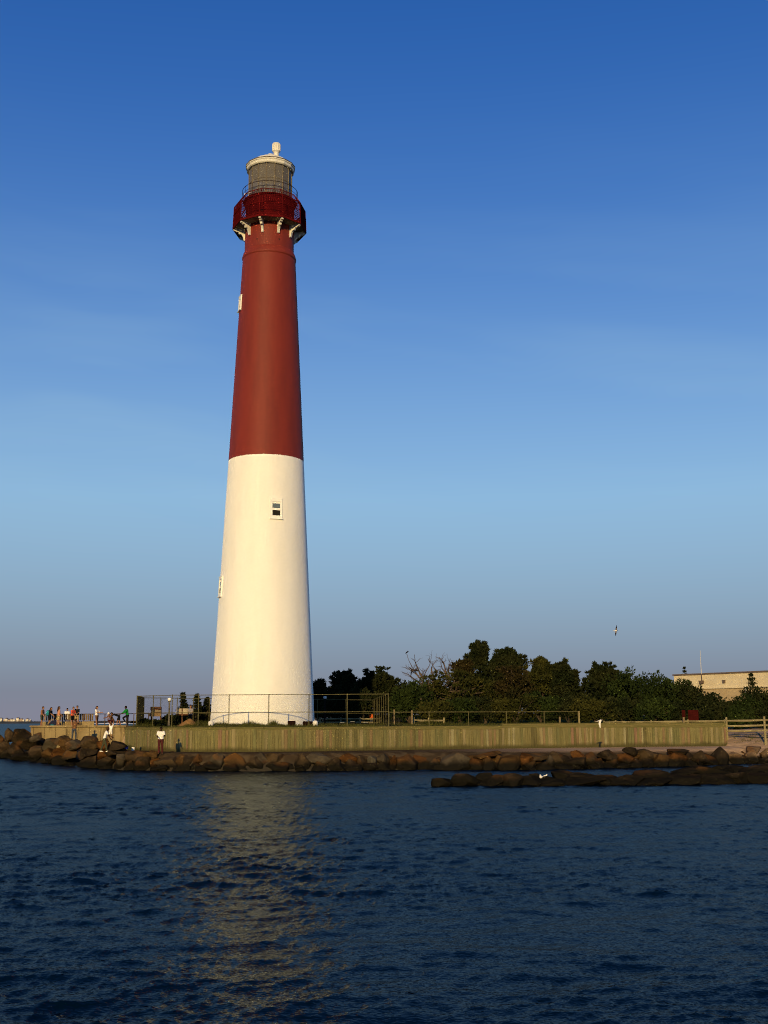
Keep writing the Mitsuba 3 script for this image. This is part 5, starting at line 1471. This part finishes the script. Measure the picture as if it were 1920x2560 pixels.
part(k, 'towel', hull([(q + [-0.12, -0.14, 0.09], 0.07), (q + [0.12, -0.14, 0.08], 0.06)], 10), 'mat_teal_cloth', smooth=50)
person(on_terrace(143), 'long-haired woman in a peach top and pale shorts on the terrace', 1.72, face=120, lean=0, arms=((12, 8, 30), (14, 8, 30)), shirt='peach_cloth', pants='tan_cloth', shorts=True, skin='skin', hair='hair_brown', long_hair=True, shoes=None)
person(on_terrace(164, 3.4), 'person in a white shirt farther back on the terrace', 1.60, face=10, shirt='white_cloth', pants='white_cloth', shorts=True, skin='skin_tan', hair='hair_black')
person(on_terrace(177.5), 'person in a coral shirt and black shorts on the terrace', 1.68, face=60, lean=6, arms=((20, 10, 40), (20, 10, 30)), shirt='coral_cloth', pants='black_cloth', shorts=True, skin='skin', hair='hair_brown', shoes='white_shoe')
person(on_terrace(189, 0.75), 'dark-haired man in a black shirt standing beside the coral shirt', 1.78, face=-20, arms=((10, 10, 50), (14, 10, 60)), shirt='black_cloth', pants='tan_cloth', shorts=True, skin='skin', hair='hair_black')
person(on_terrace(239), 'long-haired woman in a white top alone by the terrace railing', 1.72, face=70, lean=-3, arms=((30, 8, 60), (34, 8, 60)), shirt='white_cloth', pants='brown_cloth', shorts=True, skin='skin', hair='hair_brown', long_hair=True, shoes=None)
person(on_terrace(279, 0.35), 'person in a white cap crouching at the edge of the terrace', 1.68, face=-40, lean=38, arms=((60, 10, 20), (50, 14, 20)), legs=((95, 130), (80, 125)), shirt='brown_cloth', pants='maroon_cloth', skin='skin_tan', hair='hair_brown', hat='white_cloth')
person(on_terrace(294, 0.7), 'person in black bending over behind the crouching one on the terrace', 1.62, face=-75, lean=72, arms=((70, 8, 10), (60, 8, 10)), legs=((18, 14), (-6, 12)), shirt='black_cloth', pants='black_cloth', shorts=True, skin='skin_tan', hair='hair_black')
person(on_terrace(315.5, 0.5), 'man in a bright green shirt with one knee raised by the fence', 1.72, face=-55, lean=14, arms=((40, 10, 20), (45, 10, 25)), legs=((62, 95), (2, 4)), shirt='green_cloth', shirt_long=True, pants='black_cloth', skin='skin_dark', hair='hair_black', shoes='white_shoe')


def on_rock(px, py, Y):
    p = at(px, py, Y)
    return np.array([p[0], Y, p[2]])


person(on_rock(184, 1851, 99.5), 'man climbing the rocks below the terrace, back to the water', 1.78, face=170, lean=12, arms=((70, 12, 20), (60, 12, 25)), legs=((22, 20), (-4, 4)), shirt='brown_cloth', pants='jeans', skin='skin_tan', hair='hair_brown')
person(on_rock(260, 1880, 80.0), 'person in a white shirt and olive trousers leaning on the rocks below the terrace', 1.70, face=95, lean=16, arms=((38, 10, 20), (20, 12, 15)), legs=((18, 8), (-14, 8)), shirt='white_cloth', pants='olive_cloth', skin='skin_dark', hair='hair_brown', shoes='white_shoe')
person(on_rock(276, 1848, 92.0), 'child in white being helped up to the crouching person on the terrace', 1.22, face=165, lean=6, arms=((160, 8, 5), (150, 12, 5)), legs=((10, 6), (-6, 4)), shirt='white_cloth', pants='white_cloth', shorts=True, skin='skin', hair='hair_brown', shoes=None)
person(on_rock(401, 1884.5, 78.2), 'man in a white shirt and maroon trousers standing before the wooden wall', 1.74, face=8, lean=2, arms=((16, 12, 62), (24, 14, 66)), legs=((4, 2), (-3, 2)), shirt='white_cloth', pants='maroon_cloth', skin='skin_dark', hair='hair_black', shoes='brown_cloth')
x = at(476, 1800, 97.0)[0]
person((x, 97.0, gz(x, 97.0)), 'woman in a grey shirt standing behind the sand heap', 1.66, face=-15, arms=((15, 8, 50), (20, 8, 50)), shirt='grey_cloth', pants='black_cloth', skin='skin', hair='hair_brown', long_hair=True)
x = at(929, 1800, 118.0)[0]
person((x, 118.0, at(929, 1815, 118.0)[2]), 'person in an orange shirt seen through the right side of the enclosure', 1.42, face=15, arms=((8, 8, 12), (8, 8, 12)), shirt='orange_cloth', shirt_long=True, pants='jeans', skin='skin_tan', hair='hair_brown')
